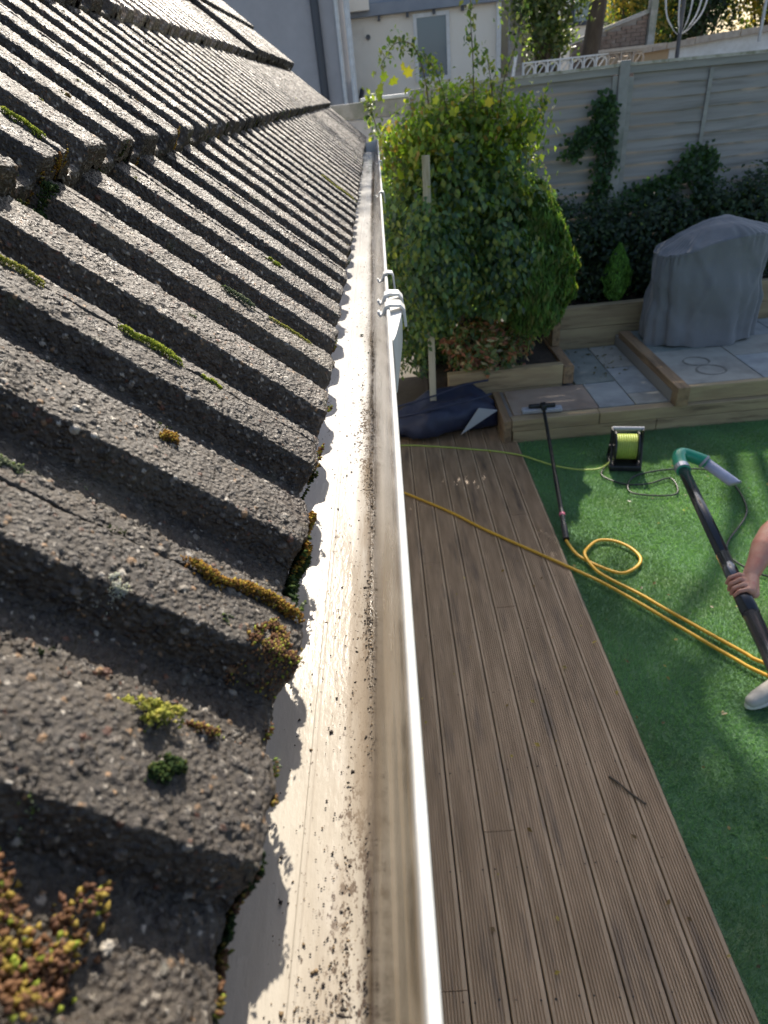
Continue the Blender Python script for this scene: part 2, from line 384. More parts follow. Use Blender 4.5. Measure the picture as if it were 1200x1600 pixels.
# ------------------------------------------------------------------ GUTTER
def gutter_material():
    m = bpy.data.materials.new('dirty_gutter_plastic'); m.use_nodes = True; t = m.node_tree; N = t.nodes; L = t.links; b = N['Principled BSDF']
    geo = N.new('ShaderNodeNewGeometry'); sep = N.new('ShaderNodeSeparateXYZ'); L.new(geo.outputs['Position'], sep.inputs[0])
    def noise(sc, st=(1, 1, 1), det=8, ro=.6, off=0):
        mp = N.new('ShaderNodeMapping'); mp.inputs['Scale'].default_value = st; mp.inputs['Location'].default_value = (off, off, off); L.new(geo.outputs['Position'], mp.inputs[0])
        n = N.new('ShaderNodeTexNoise'); n.inputs['Scale'].default_value = sc; n.inputs['Detail'].default_value = det
        n.inputs['Roughness'].default_value = ro; L.new(mp.outputs[0], n.inputs['Vector']); return n.outputs[0]
    def rr(s_, a, c, d=0, e=1):
        r = N.new('ShaderNodeMapRange'); r.inputs[1].default_value = a; r.inputs[2].default_value = c
        r.inputs[3].default_value = d; r.inputs[4].default_value = e; L.new(s_, r.inputs[0]); return r.outputs[0]
    def mul(a, c, op='MULTIPLY'):
        x = N.new('ShaderNodeMath'); x.operation = op; x.use_clamp = (op != 'SUBTRACT')
        for i, q in enumerate((a, c)):
            if hasattr(q, 'links'): L.new(q, x.inputs[i])
            else: x.inputs[i].default_value = q
        return x.outputs[0]
    def mix(f, a, c):
        x = N.new('ShaderNodeMix'); x.data_type = 'RGBA'; L.new(f, x.inputs[0])
        for s_, q in ((6, a), (7, c)):
            if hasattr(q, 'links'): L.new(q, x.inputs[s_])
            else: x.inputs[s_].default_value = (*q, 1)
        return x.outputs[2]
    X, Y, Z = sep.outputs
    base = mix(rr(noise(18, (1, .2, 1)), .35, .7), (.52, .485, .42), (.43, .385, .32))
    base = mix(rr(Y, .22, .75), base, (.82, .81, .79))  # sun glare put into the colour: whiter with distance, duller at the near end
    # tan silt film on the front wall and on the floor beside it
    wall = mul(rr(X, -.040, -.030), rr(Z, 2.488, 2.484))
    base = mix(mul(wall, rr(noise(30, (1, .12, .6), off=3), .2, .6, .55, 1)), base, (.235, .165, .085))
    base = mix(mul(wall, rr(noise(75, (1, .045, 1.2), off=5), .47, .60, 0, .9)), base, (.075, .055, .028))
    low = mul(rr(Z, 2.462, 2.432), rr(X, -.043, -.034))
    base = mix(mul(low, rr(noise(45, (1, .25, 1), off=8), .32, .52, 0, .95)), base, (.065, .045, .028))
    # speckled grit film on floor: heavier near the front angle
    bias = mul(rr(X, -.085, -.036, -.13, .07), rr(Y, .8, 1.6, 0, -.2), 'SUBTRACT') if False else rr(X, -.085, -.036, -.13, .07)
    sp = noise(300, (1, .55, 1), 5, .8, 11)
    patch = rr(noise(26, (1, .16, 1), off=14), .35, .65, -.14, .14)
    gr = rr(mul(mul(sp, bias, 'ADD'), patch, 'ADD'), .60, .63)
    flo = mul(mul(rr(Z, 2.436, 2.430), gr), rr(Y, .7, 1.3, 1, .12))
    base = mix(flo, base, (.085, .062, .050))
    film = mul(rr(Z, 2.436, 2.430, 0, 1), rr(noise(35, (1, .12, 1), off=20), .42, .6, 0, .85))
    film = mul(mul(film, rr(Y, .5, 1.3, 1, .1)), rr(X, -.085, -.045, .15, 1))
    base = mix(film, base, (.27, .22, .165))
    L.new(base, b.inputs['Base Color'])
    L.new(rr(noise(30, (1, .2, 1), off=2), .3, .7, .14, .32), b.inputs['Roughness']); b.inputs['Coat Weight'].default_value = .6; b.inputs['Coat Roughness'].default_value = .12
    bp = N.new('ShaderNodeBump'); bp.inputs['Distance'].default_value = .0004; L.new(noise(300, (1, .3, 1)), bp.inputs['Height']); L.new(bp.outputs[0], b.inputs['Normal'])
    return m
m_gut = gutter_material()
gut = empty('rain_gutter', (-.06, 2, 2.42), 'white plastic rain gutter with grit and brown silt under the roof edge', 'gutter')
GS = lambda y: .0026 * y + (.004 if y > 2.2 else 0)
inner = [(-.128, 2.470), (-.127, 2.440), (-.122, 2.428), (-.112, 2.4225), (-.090, 2.4210), (-.073, 2.4206), (-.0722, 2.4214), (-.070, 2.4214), (-.069, 2.4204),
         (-.053, 2.4204), (-.040, 2.4218), (-.0345, 2.4262), (-.0315, 2.434), (-.0262, 2.450), (-.0185, 2.470), (-.0092, 2.4885)]
outer = [(x + .0018, z - .0018) for x, z in reversed(inner[2:])]
outer[0] = (-.0072, 2.487); outer += [(-.1295, 2.438), (-.1300, 2.470)]
ys = [-.9, 0, .5, .93, 1.5, 2.19, 2.21, 3, 4, YEND + .02]
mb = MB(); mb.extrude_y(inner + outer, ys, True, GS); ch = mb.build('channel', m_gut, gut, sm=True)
ch.data.set_sharp_from_angle(angle=R(40))
lip = [(-.0155 + .0045 + math.cos(t) * .0034 + .0042, 2.4900 + math.sin(t) * .0030) for t in np.linspace(0, 2 * math.pi, 12, endpoint=False)]
lip = [(x * 1 - .0000, z) for x, z in lip]
lipf = [(-.0096, 2.4870), (-.0090, 2.4900), (-.0076, 2.4914), (-.0054, 2.4915), (-.0040, 2.4902), (-.0034, 2.4860), (-.0037, 2.480), (-.0052, 2.480), (-.0058, 2.4864), (-.0080, 2.4864)]
mb = MB(); mb.extrude_y(lipf, ys, True, GS); lp = mb.build('rolled_lip', m_plastic, gut, sm=True); lp.data.set_sharp_from_angle(angle=R(50))
e = YEND + .021
MB().add([(x + GS(e), e, z) for x, z in inner] + [(x + GS(e), e + .004, z) for x, z in inner],
         [tuple(range(15, -1, -1)), tuple(range(16, 32))] + [(i, (i + 1) % 16, 16 + (i + 1) % 16, 16 + i) for i in range(16)]).build('stop_end', m_plastic, gut)
# union bracket with two clip straps over the lip, and single clips further on
def clip(y, w, p, bulge=.014, th=.0035):
    g = GS(y)
    mid = [(-.0215, 2.4860), (-.0190, 2.4800), (-.0140, 2.4830), (-.0095, 2.4930), (-.0030, 2.4950), (bulge * .7, 2.4935), (bulge, 2.4870), (bulge + .001, 2.462)]
    k = len(mid); vs = []
    for i, (x, z) in enumerate(mid):
        a_ = Vector(mid[max(i - 1, 0)]); b2 = Vector(mid[min(i + 1, k - 1)]); t = (b2 - a_).normalized(); n = Vector((-t.y, t.x)) * th / 2
        ww = w * (.45 if i == 0 else .7 if i == 1 else 1)
        for sgn, sy in ((1, -1), (1, 1), (-1, 1), (-1, -1)): vs.append((x + g + n.x * sgn, y + sy * ww / 2, z + n.y * sgn))
    fs = [(4 * i + q, 4 * i + (q + 1) % 4, 4 * i + 4 + (q + 1) % 4, 4 * i + 4 + q) for i in range(k - 1) for q in range(4)] + [(3, 2, 1, 0), tuple(4 * k - 4 + q for q in range(4))]
    return MB().add(vs, fs).build('clip', m_plastic, p, bevel=.0012)
clip(.925, .026, gut, .0165, .0045); clip(.985, .024, gut, .0155, .0045); clip(1.12, .020, gut, .006, .0035); clip(2.2, .03, gut, .004); clip(3.3, .03, gut, .004)
ysu = np.linspace(.79, 1.0, 15); V = []; sec = 9
for y in ysu:
    t = (y - .79) / .21; out = .002 + .0150 * min(1, t * 1.7) ** .8
    V.append((GS(y) - .0036, y, 2.484))
    for k in range(sec - 2):
        a_ = math.pi * .5 * k / (sec - 3) ; V.append((GS(y) - .0036 + out * math.cos(a_) ** .6 if k < sec - 3 else GS(y) - .0036, y, 2.486 - .075 * math.sin(a_)))
    V.append((GS(y) - .0050, y, 2.412))
F = [(i * sec + k, i * sec + (k + 1) % sec, (i + 1) * sec + (k + 1) % sec, (i + 1) * sec + k) for i in range(14) for k in range(sec)]
q_ = MB(); q_.add(V, F + [tuple(range(sec - 1, -1, -1)), tuple(14 * sec + k for k in range(sec))]); q_.build('union_bracket', m_plastic, gut, bevel=.001)
# grit
def lumps(name, P, rad, cols, m, parent=None, flat=.6):
    n = len(P); base = np.array([(1, 0, 0), (0, 1, 0), (-1, 0, 0), (0, -1, 0), (0, 0, 1), (0, 0, -1)], float)
    f = np.array([(0, 1, 4), (1, 2, 4), (2, 3, 4), (3, 0, 4), (1, 0, 5), (2, 1, 5), (3, 2, 5), (0, 3, 5)])
    sc = rad[:, None, None] * (.6 + .8 * rng.random((n, 6, 1))); th = rng.random(n) * 6.28
    B = base[None] * sc; x = B[..., 0] * np.cos(th)[:, None] - B[..., 1] * np.sin(th)[:, None]; y = B[..., 0] * np.sin(th)[:, None] + B[..., 1] * np.cos(th)[:, None]
    V = np.stack([x, y, B[..., 2] * flat], 2) + P[:, None, :]
    F = (f[None] + np.arange(n)[:, None, None] * 6).reshape(-1, 3)
    me = npmesh(name, V.reshape(-1, 3), F, np.repeat(cols, 6, 0)); me.materials.append(m)
    return link(name, me, m, parent)
P = []; 
for _ in range(9500):
    y = .10 + 4.4 * rng.random() ** 1.9; 
    if rng.random() < .62: x = -.041 + rng.normal() * .0045
    else: x = -.056 + rng.normal() * .012
    w_ = math.sin(y * 9 + 1.3) * .5 + math.sin(y * 23) * .5 + .6 * math.sin(x * 900 + y * 3)
    if rng.random() > .55 + .4 * w_: continue
    x = min(x, -.0335)
    P.append((x + GS(y), y, 2.4212 + (.004 if x > -.038 else 0)))
for _ in range(160):
    y = .12 + .8 * rng.random(); P.append((-.088 + rng.normal() * .006, y, 2.4216))
for _ in range(5200):
    y = .22 + .80 * rng.random() ** .9; x = -.0350 + abs(rng.normal()) * -.0030 + .0035 * rng.random() ** 2 + .0015 * math.sin(y * 31)
    if rng.random() < .35 + .45 * math.sin(y * 17 + 2) ** 2: P.append((x + GS(y), y, float(np.interp(x, [-.053, -.040, -.0345, -.0315, -.0262], [2.4204, 2.4218, 2.4262, 2.434, 2.450])) + .0002))
P = np.array(P); n = len(P); rad = rng.lognormal(math.log(.00040), .5, n); rad = np.minimum(rad, .0018)
cc = np.where(rng.random((n, 1)) < .75, np.array([[.035, .028, .024]]), np.array([[.16, .11, .06]])) * (.6 + .8 * rng.random((n, 1)))
m_grit = mat('grit', (0, 0, 0), rough=.9, attr=True)
tag(lumps('grit', P, rad, cc, m_grit, gut), kind='stuff')
P = np.array([(-.055 + GS(1) + dx_, y, 2.4225) for dx_, y in ((0, 1.02), (.006, .985), (.012, .93), (.010, .90), (-.03, .17), (-.028, .148), (.004, .21))])
cc = np.array([(.03, .06, .04)] * 4 + [(.03, .025, .02)] * 3)
tag(lumps('debris_crumb', P, np.array([.0035, .0013, .002, .0012, .0013, .0014, .0012]), cc, m_grit, gut), kind='stuff')

# ------------------------------------------------------------------ MOSS
PAL = dict(vivid=[(.32, .36, .05), (.24, .28, .04), (.40, .42, .05), (.10, .16, .02)],
           orange=[(.30, .17, .03), (.20, .10, .03), (.38, .30, .05), (.11, .07, .03)],
           brown=[(.20, .11, .06), (.13, .07, .045), (.32, .24, .06), (.26, .30, .05)],
           grey=[(.16, .18, .12), (.11, .13, .08), (.22, .24, .15), (.16, .22, .05)],
           dark=[(.035, .06, .02), (.05, .08, .02), (.02, .035, .012), (.08, .09, .02)],
           yellow=[(.34, .33, .07), (.26, .27, .06), (.44, .40, .12), (.15, .18, .04)],
           pale=[(.48, .48, .46), (.38, .38, .37), (.55, .54, .5), (.3, .3, .3)])
def shoots(P, Nn, ln, wd, cols, bulb=.55):
    n = len(P); Nn = Nn / np.linalg.norm(Nn, axis=1, keepdims=True)
    t = np.cross(Nn, rng.normal(size=(n, 3))); t /= np.linalg.norm(t, axis=1, keepdims=True); b = np.cross(Nn, t)
    V = np.zeros((n, 5, 3)); V[:, 0] = P
    for i, (ca, sa) in enumerate(((1, 0), (-.5, .87), (-.5, -.87))):
        V[:, 1 + i] = P + Nn * (ln * bulb)[:, None] + (t * ca + b * sa) * wd[:, None]
    V[:, 4] = P + Nn * ln[:, None]
    f = np.array([(0, 2, 1), (0, 3, 2), (0, 1, 3), (1, 2, 4), (2, 3, 4), (3, 1, 4)])
    F = (f[None] + np.arange(n)[:, None, None] * 5).reshape(-1, 3)
    return V.reshape(-1, 3), F, np.repeat(cols, 5, 0)
def moss_pts(Y, s, hl, hw, h, n, front=False):
    K = max(4, min(14, n // 60)); sub = rng.uniform(-.8, .8, (K, 2)); sr = rng.uniform(.22, .55, K); wt = sr ** 2; wt /= wt.sum()
    aspect = max(hl, hw) / max(min(hl, hw), 1e-5); ax_ = 0 if hl > hw else 1
    k = rng.choice(K, n, p=wt); 
    if aspect > 2: sub[:, ax_] = np.linspace(-.85, .85, K) + rng.uniform(-.06, .06, K); sub[:, 1 - ax_] *= .35; sr = np.maximum(sr, .38); wt = sr ** 2; wt /= wt.sum(); k = rng.choice(K, n, p=wt)
    g_ = rng.normal(size=(n, 2)) * .48; dist = (g_ ** 2).sum(1)
    g_[:, ax_] /= max(1, aspect ** .35)
    u = sub[k] + g_ * sr[k][:, None]; u[:, 1 - ax_] += .35 * np.sin(u[:, ax_] * 4 + Y * 60)
    P = []; Nn = []
    for (p, q), d2, srk in zip(u, dist, sr[k]):
        yy = Y + q * hw; s_ = s + p * hl
        d = max(0, 1 - d2) ** .5 * h * (.5 + srk)
        if front:
            c0 = course(int(round(s / GAUGE))); pt = c0 - UP * (.000 + d * .4) + NRM * (float(prof(yy)) - (p * .5 + .5) * .024); pt.y = yy
            nn = (-UP + NRM * .2)
        else:
            pt = surf(yy, s_, d * .8 - .0005); nn = NRM + UP * g_[0, 0] * .3
        P.append(pt); Nn.append(nn + Vector(rng.normal(size=3) * .5))
    return np.array(P), np.array(Nn)
def moss(name, label, cat, Y, s, hl, hw, h, pal, n, sz, front=False, group=None):
    P, Nn = moss_pts(Y, s, hl, hw, h, n, front)
    pl = np.array(PAL[pal]); cols = pl[rng.choice(len(pl), n, p=[.4, .3, .2, .1])] * (.7 + .6 * rng.random((n, 1)))
    ln = sz * (.6 + .8 * rng.random(n)); V, F, C = shoots(P, Nn, ln, ln * .28, cols)
    c = Vector(P.mean(0)); me = npmesh(name, V - np.array(c), F, C, sm=False); me.materials.append(m_moss)
    o = link(name, me, m_moss); o.location = c
    return tag(o, label, cat, group)
MC = [
 ('moss_clump', 'big brown and yellow tufted moss clump at the near bottom left of the roof', .082, .070, .022, .018, .014, 'brown', 900, .0042, False),
 ('moss_clump', 'yellow green moss mound beside the nearest rib, above a flatter brown one', .166, .056, .011, .0095, .012, 'yellow', 1300, .0022, False),
 ('moss_clump', 'flat olive brown moss smear between the yellow mound and the gutter edge', .167, .030, .014, .006, .006, 'brown', 700, .0022, False),
 ('moss_clump', 'small dark olive moss tuft on the nearest wide rib', .140, .048, .006, .007, .006, 'dark', 500, .0024, False),
 ('moss_clump', 'long orange and yellow moss streak running down a rib joint to the gutter', .253, .034, .032, .0060, .006, 'orange', 2300, .0024, False),
 ('moss_clump', 'rusty brown moss patch hanging at the eave just below the orange streak', .226, .012, .016, .012, .004, 'brown', 1300, .0028, False),
 ('moss_clump', 'vivid lime green elongated moss cushion on the third rib joint', .452, .148, .024, .0065, .007, 'vivid', 2200, .0019, False),
 ('moss_clump', 'small round orange moss button alone on a wide sunlit rib', .352, .103, .0085, .0050, .005, 'orange', 650, .0018, False),
 ('moss_clump', 'grey green fuzzy moss cushion on the rib beyond the lime green one', .648, .118, .017, .0065, .008, 'grey', 1500, .0019, False),
 ('moss_clump', 'thin green moss line along a rib edge near the gutter', .655, .055, .026, .0035, .003, 'yellow', 900, .0018, False),
 ('moss_clump', 'small lime green moss speck below the big lime cushion', .452, .100, .008, .0035, .003, 'vivid', 350, .0018, False),
 ('moss_clump', 'olive moss cushion near the left edge on the rib with the long groove', .450, .245, .018, .0050, .006, 'yellow', 1000, .0019, False),
 ('moss_clump', 'bright yellow moss strip at the upper left on the lip of the second course', .655, .345, .018, .0055, .006, 'vivid', 1300, .0019, False),
 ('moss_clump', 'yellow green moss patch at the far left edge above dark moss', .595, .328, .010, .007, .004, 'vivid', 700, .0019, False),
 ('moss_clump', 'small pale green moss spot high on the roof between two ribs', .85, .105, .010, .005, .003, 'vivid', 400, .002, False),
 ('moss_clump', 'distant yellow orange moss trail half way along the roof', 1.84, .06, .050, .010, .003, 'yellow', 500, .004, False),
 ('moss_clump', 'tiny rust coloured moss dot high on a rib of the second course', .84, .385, .006, .005, .004, 'brown', 250, .002, False),
 ('moss_clump', 'dark green moss mass tucked under the step of the second course', .60, .296, .012, .030, .006, 'dark', 1500, .0035, False),
 ('moss_clump', 'dark green and brown moss bank under the eave end of the second nearest rib', .298, .003, .018, .030, .012, 'dark', 3200, .0045, True),
 ('moss_clump', 'orange moss rim along the end of the rib above the dark green bank', .338, .0035, .008, .024, .006, 'orange', 1900, .0028, True),
 ('moss_clump', 'orange moss tail hanging on a second course rib end', .655, .310, .010, .010, .004, 'orange', 600, .0024, True),
 ('moss_clump', 'small orange moss spot on the fourth visible rib end at the gutter', .463, .0, .008, .006, .003, 'orange', 300, .002, True),
 ('moss_clump', 'yellow brown moss tuft at the eave of the nearest rib end', .162, .001, .010, .008, .003, 'orange', 350, .0026, True),
 ('moss_clump', 'rust orange moss patch on a rib end further along the second course', 1.06, .310, .010, .012, .004, 'orange', 350, .003, True),
 ('lichen_patch', 'crusty pale grey lichen rosette on the wide rib near the orange streak', .222, .092, .006, .0055, .001, 'pale', 500, .0013, False),
 ('lichen_patch', 'grey crumbly lichen crust at the left edge beside the dark groove', .262, .165, .012, .006, .004, 'grey', 700, .002, False),
]
for nm, lab, Y, s, hl, hw, h, pal, n, sz, fr in MC:
    moss(nm, lab, 'moss' if nm[0] == 'm' else 'lichen', Y, s, hl, hw, h, pal, n, sz, fr)
# ragged moss fringe along the tile ends
Vs, Fs, Cs = [], [], []; off = 0
for _ in range(150):
    n_ = 0 if rng.random() < .6 else 1
    Y = .05 + 3.2 * rng.random() ** 1.6; P, Nn = moss_pts(Y, n_ * GAUGE, .008, .004 + .010 * rng.random(), .004, 70 if Y < 1 else 40, True)
    pl = np.array(PAL[['dark', 'brown', 'orange', 'grey'][rng.choice(4, p=[.45, .25, .1, .2])]]); cols = pl[rng.integers(0, 4, len(P))] * (.6 + .6 * rng.random((len(P), 1)))
    ln = .0026 * (.5 + rng.random(len(P))); V, F, C = shoots(P, Nn, ln, ln * .3, cols)
    Vs.append(V); Fs.append(F + off); Cs.append(C); off += len(V)
# dense dark strip at the nearest eave
for Y in np.arange(.03, .125, .006):
    P, Nn = moss_pts(Y, 0, .016, .007, .003, 300, True); P[:, 0] -= .002; P[:, 2] -= .002
    pl = np.array(PAL['brown' if rng.random() < .5 else 'dark']); cols = pl[rng.integers(0, 3, len(P))] * .7
    ln = .0028 * (.5 + rng.random(len(P))); V, F, C = shoots(P, Nn, ln, ln * .3, cols)
    Vs.append(V); Fs.append(F + off); Cs.append(C); off += len(V)
# sparse algae crumbs on the rib tops
for _ in range(260):
    Y = .1 + 3.4 * rng.random() ** 1.4; s = 1.0 * rng.random(); P, Nn = moss_pts(Y, s, .003 + .006 * rng.random(), .002 + .003 * rng.random(), .002, 28)
    pl = np.array(PAL[['dark', 'yellow', 'brown', 'grey'][rng.choice(4)]]); cols = pl[rng.integers(0, 4, len(P))] * (.6 + .6 * rng.random((len(P), 1)))
    ln = .0017 * (.5 + rng.random(len(P))); V, F, C = shoots(P, Nn, ln, ln * .3, cols)
    Vs.append(V); Fs.append(F + off); Cs.append(C); off += len(V)
me = npmesh('moss_fringe', np.concatenate(Vs), np.concatenate(Fs), np.concatenate(Cs), sm=False); me.materials.append(m_moss)
tag(link('moss_fringe', me, m_moss), 'thin ragged fringe of dark and rusty moss along the tile ends', 'moss', kind='stuff')

# ------------------------------------------------------------------ GROUND, DECK, LAWN
gm = mat('garden_earth', (.06, .05, .04), (.10, .085, .065), 3, bump=.01, bscale=20)
mb = MB(); mb.add([(-60, -20, -.06), (90, -20, -.06), (90, 150, -.06), (-60, 150, -.06)], [(0, 1, 2, 3)])
tag(mb.build('ground', gm), kind='structure')
def deck_material():
    m = mat('grooved_deck_wood', (.30, .20, .115), (.46, .32, .20), 7, rough=.5, bump=.0008, bscale=60, stretch=(3, .35, 1),
            c3=(.15, .105, .072), c3scale=4.5, c3t=(.54, .72))
    return m
m_deck = deck_material()
deck = tag(bpy.data.objects.new('timber_deck', None), kind='structure'); COL.objects.link(deck); deck.location = (.35, 2, -.03)
MB().box(-.40, 1.035, -1.2, 5.98, -.055, -.034).build('joist_frame', m_soil, deck)
prof_ = [(-.067, -.03), (-.067, -.003), (-.064, 0), (-.054, 0)]
for g in range(9):
    x = -.054 + g * .012
    prof_ += [(x + .0015, -.0070), (x + .0056, -.0070), (x + .0068, -.0), (x + .012, -.0)]
prof_ += [(.064, 0), (.067, -.003), (.067, -.03)]
cache = {}
def board(xc, y0, y1):
    key = round(y1 - y0, 3)
    if key not in cache:
        mb = MB(); mb.extrude_y(prof_, [0, key], True); o = mb.build('deck_board', m_deck, deck); cache[key] = o.data
        mb_o = o
    else:
        mb_o = link('deck_board', cache[key], None, deck)
    mb_o.location = (xc, y0, (rng.random() - .5) * .0015); return mb_o
splits = {0: [], 1: [3.9], 2: [], 3: [2.9], 4: [], 5: [1.48], 6: [3.4], 7: [.9], 8: [2.2], 9: []}
for i in range(10):
    xc = 1.047 - .067 - i * .1404
    yy = [-1.2] + splits[i] + [5.72 if xc < 1 else 5.05]
    for a_, c_ in zip(yy[:-1], yy[1:]): board(xc, a_ + .0015, c_ - .0015)
P = np.array([(1.047 - .067 - i * .1404 + sx, y, .0003) for i in range(10) for y in np.arange(.4, 5.6, .46) for sx in (-.045, .045)]); P[:, :2] += rng.normal(size=(len(P), 2)) * .003
tag(lumps('deck_screws', P, np.full(len(P), .0042), np.tile(np.array([[.05, .045, .04]]), (len(P), 1)), m_grit, deck, .3), kind='stuff')
m_turf = mat('turf_base', (.095, .20, .095), (.135, .26, .125), 3, rough=.9, bump=.012, bscale=160, c3=(.15, .24, .11), c3scale=1.6)
mb = MB(); mb.add([(1.052, -1.2, -.012), (7.5, -1.2, -.012), (7.5, 5.06, -.012), (1.052, 5.06, -.012)], [(0, 1, 2, 3)])
tag(mb.build('lawn', m_turf), kind='structure')
n = 230000
y = .5 + 4.55 * rng.random(n); x = 1.055 + (2.6) * rng.random(n); P = np.stack([x, y, np.full(n, -.012)], 1)
th = rng.random(n) * 6.28; lean = rng.normal(size=(n, 2)) * .010 + np.stack([.006 * np.sin(x * 5 + y * 3), .008 * np.cos(x * 3 - y * 4)], 1); h = .014 + .014 * rng.random(n)
wv = np.stack([np.cos(th), np.sin(th), 0 * th], 1) * .0022
V = np.stack([P - wv, P + wv, P + np.stack([lean[:, 0], lean[:, 1], h], 1)], 1).reshape(-1, 3)
g = rng.random((n, 1)); cols = np.array([[.105, .22, .10]]) * (1 - g) + np.array([[.18, .33, .155]]) * g
pt = np.clip(.5 + .5 * np.sin(x * 3.1 + 1) * np.sin(y * 2.3) + .3 * np.sin(x * 9 + y * 7), 0, 1)[:, None]; cols = cols * (.75 + .4 * pt)
me = npmesh('artificial_grass', V, np.arange(3 * n).reshape(-1, 3), np.repeat(cols, 3, 0), sm=False); m_grass = mat('grass_blade', (0, 0, 0), rough=.6, attr=True, trans=.2); me.materials.append(m_grass)
tag(link('artificial_grass', me, m_grass), 'short green artificial grass beside the deck', 'grass', kind='stuff')

n = 150; P = np.stack([-.2 + 3.4 * rng.random(n), .8 + 4.2 * rng.random(n), .006 + .008 * rng.random(n)], 1)
foliage_pending = P
# ------------------------------------------------------------------ PATIO
patio = empty('stepped_patio', (2, 5.6, 0), 'two level stone slab patio edged with timber sleepers behind the lawn', 'patio')
def slabmat(name, a, c, sp=(.5, .68)):
    return mat(name, a, c, 4, rough=.75, bump=.0015, bscale=50, c3=tuple(v * .78 for v in a), c3scale=3, c3t=sp)
sm_ = dict(pink=slabmat('slab_buff_pink', (.30, .23, .18), (.36, .29, .23)), grey=slabmat('slab_grey', (.29, .31, .31), (.38, .40, .39)),
           green=slabmat('slab_green_grey', (.20, .23, .21), (.28, .30, .27), (.42, .6)), buff=slabmat('slab_buff_grey', (.31, .30, .26), (.38, .37, .32)))
MB().box(1.03, 2.43, 5.14, 6.70, -.05, .185).build('bedding', m_mortar, patio)
MB().box(2.43, 6.0, 5.14, 6.70, -.05, .325).build('bedding', m_mortar, patio)
MB().box(1.0, 1.03, 5.14, 5.73, -.05, .2).build('side_fill', m_mortar, patio)
def slab(x0, x1, y0, y1, z, c, lab=None):
    o = MB().box(x0 + .004, x1 - .004, y0 + .004, y1 - .004, z - .034, z + (rng.random() - .5) * .003).build('slab', sm_[c], patio, bevel=.004)
    if lab: o['label'] = lab
    return o
slab(1.03, 1.805, 5.155, 5.70, .222, 'pink', 'pinkish buff stone slab under the brush head'); slab(1.805, 2.13, 5.155, 5.70, .222, 'grey'); slab(2.13, 2.43, 5.155, 5.39, .222, 'buff')
slab(2.13, 2.43, 5.39, 6.03, .222, 'grey'); slab(1.74, 2.13, 5.71, 6.66, .222, 'green', 'green stained grey stone slab with leaf litter'); slab(2.13, 2.43, 6.03, 6.66, .222, 'buff')
ux = [2.55, 3.24, 3.9, 4.6, 5.3]
big = slab(2.55, 3.24, 5.16, 5.99, .362, 'buff', 'large buff slab with two faint ring stains')
slab(3.24, 3.9, 5.16, 5.72, .362, 'grey'); slab(3.24, 3.9, 5.72, 6.2, .362, 'buff'); slab(2.55, 3.1, 5.99, 6.66, .362, 'green'); slab(3.1, 3.9, 6.2, 6.66, .362, 'grey')
for i in (2, 3): slab(ux[i], ux[i + 1], 5.16, 5.9, .362, 'buff'); slab(ux[i], ux[i + 1], 5.9, 6.66, .362, 'grey')
# ring stains on the big slab, left by pots: thin crusts of dirt
m_stain = mat('dirt_crust', (.15, .14, .115), (.24, .23, .20), 25, rough=.9)
for (cx_, cy_, rr0) in ((2.86, 5.66, .105), (2.90, 5.43, .115)):
    V = []; nseg = 48
    for k in range(nseg):
        a_ = 2 * math.pi * k / nseg; w_ = .008 + .006 * math.sin(a_ * 2 + cx_ * 9)
        for r_, z_ in ((rr0 - w_, .3640), (rr0, .3668), (rr0 + w_, .3640)): V.append((cx_ + r_ * math.cos(a_) * 1.1, cy_ + r_ * math.sin(a_), z_))
    F = [(k * 3 + j, k * 3 + j + 1, ((k + 1) % nseg) * 3 + j + 1, ((k + 1) % nseg) * 3 + j) for k in range(nseg) for j in range(2)]
    me = npmesh('ring_stain', np.array(V), F); me.materials.append(m_stain); link('ring_stain', me, None, patio)
def sleeper(x0, x1, y0, y1, z0, z1, m=None, p=None, lab=None):
    o = MB().box(x0, x1, y0, y1, z0, z1).build('sleeper', m or m_sleeper, p or patio, bevel=.006)
    if lab: o['label'] = lab
    return o
sleeper(1.0, 1.78, 5.05, 5.15, .105, .216); sleeper(1.785, 3.4, 5.05, 5.15, .105, .214); sleeper(3.405, 6, 5.05, 5.15, .105, .214)
sleeper(1.01, 2.3, 5.052, 5.152, -.02, .102); sleeper(2.304, 4.6, 5.052, 5.152, -.02, .102); sleeper(4.604, 6, 5.052, 5.152, -.02, .102)
sleeper(2.55, 4.2, 5.10, 5.158, .217, .362); sleeper(4.204, 6, 5.10, 5.158, .217, .362)
sleeper(.925, .995, 5.05, 5.73, -.02, .214, m_sleepery)
sleeper(2.435, 2.545, 5.03, 6.60, .218, .392, m_sleepery, lab='brown sleeper laid front to back as the step edge')
# planter and rear retaining walls
planter = empty('timber_planter', (1.1, 6.2, 0), 'raised planting bed of pale sleepers behind the dark bag', 'planter')
sleeper(.50, 1.62, 5.74, 5.83, .224, .425, None, planter); sleeper(.50, 1.62, 5.742, 5.832, -.02, .220, None, planter)
sleeper(1.625, 1.725, 5.735, 6.66, .224, .40, m_sleepery, planter); sleeper(1.64, 1.72, 6.30, 6.68, .404, .66, m_sleepery, planter)
MB().box(.3, 1.622, 5.835, 7.35, -.02, .37).build('soil', m_soil, planter)
bed = empty('rear_retaining_wall', (2.3, 6.75, 0), 'pale double sleeper wall holding back the bed behind the lower patio', 'retaining wall')
sleeper(1.73, 2.95, 6.69, 6.79, .20, .435, None, bed); sleeper(1.73, 2.95, 6.692, 6.792, .439, .665, None, bed)
sleeper(2.955, 6.0, 6.69, 6.79, .30, .53, None, bed); sleeper(2.955, 6.0, 6.692, 6.792, .534, .75, None, bed)
MB().box(1.73, 6.0, 6.80, 7.40, -.02, .60).build('soil', m_soil, bed)

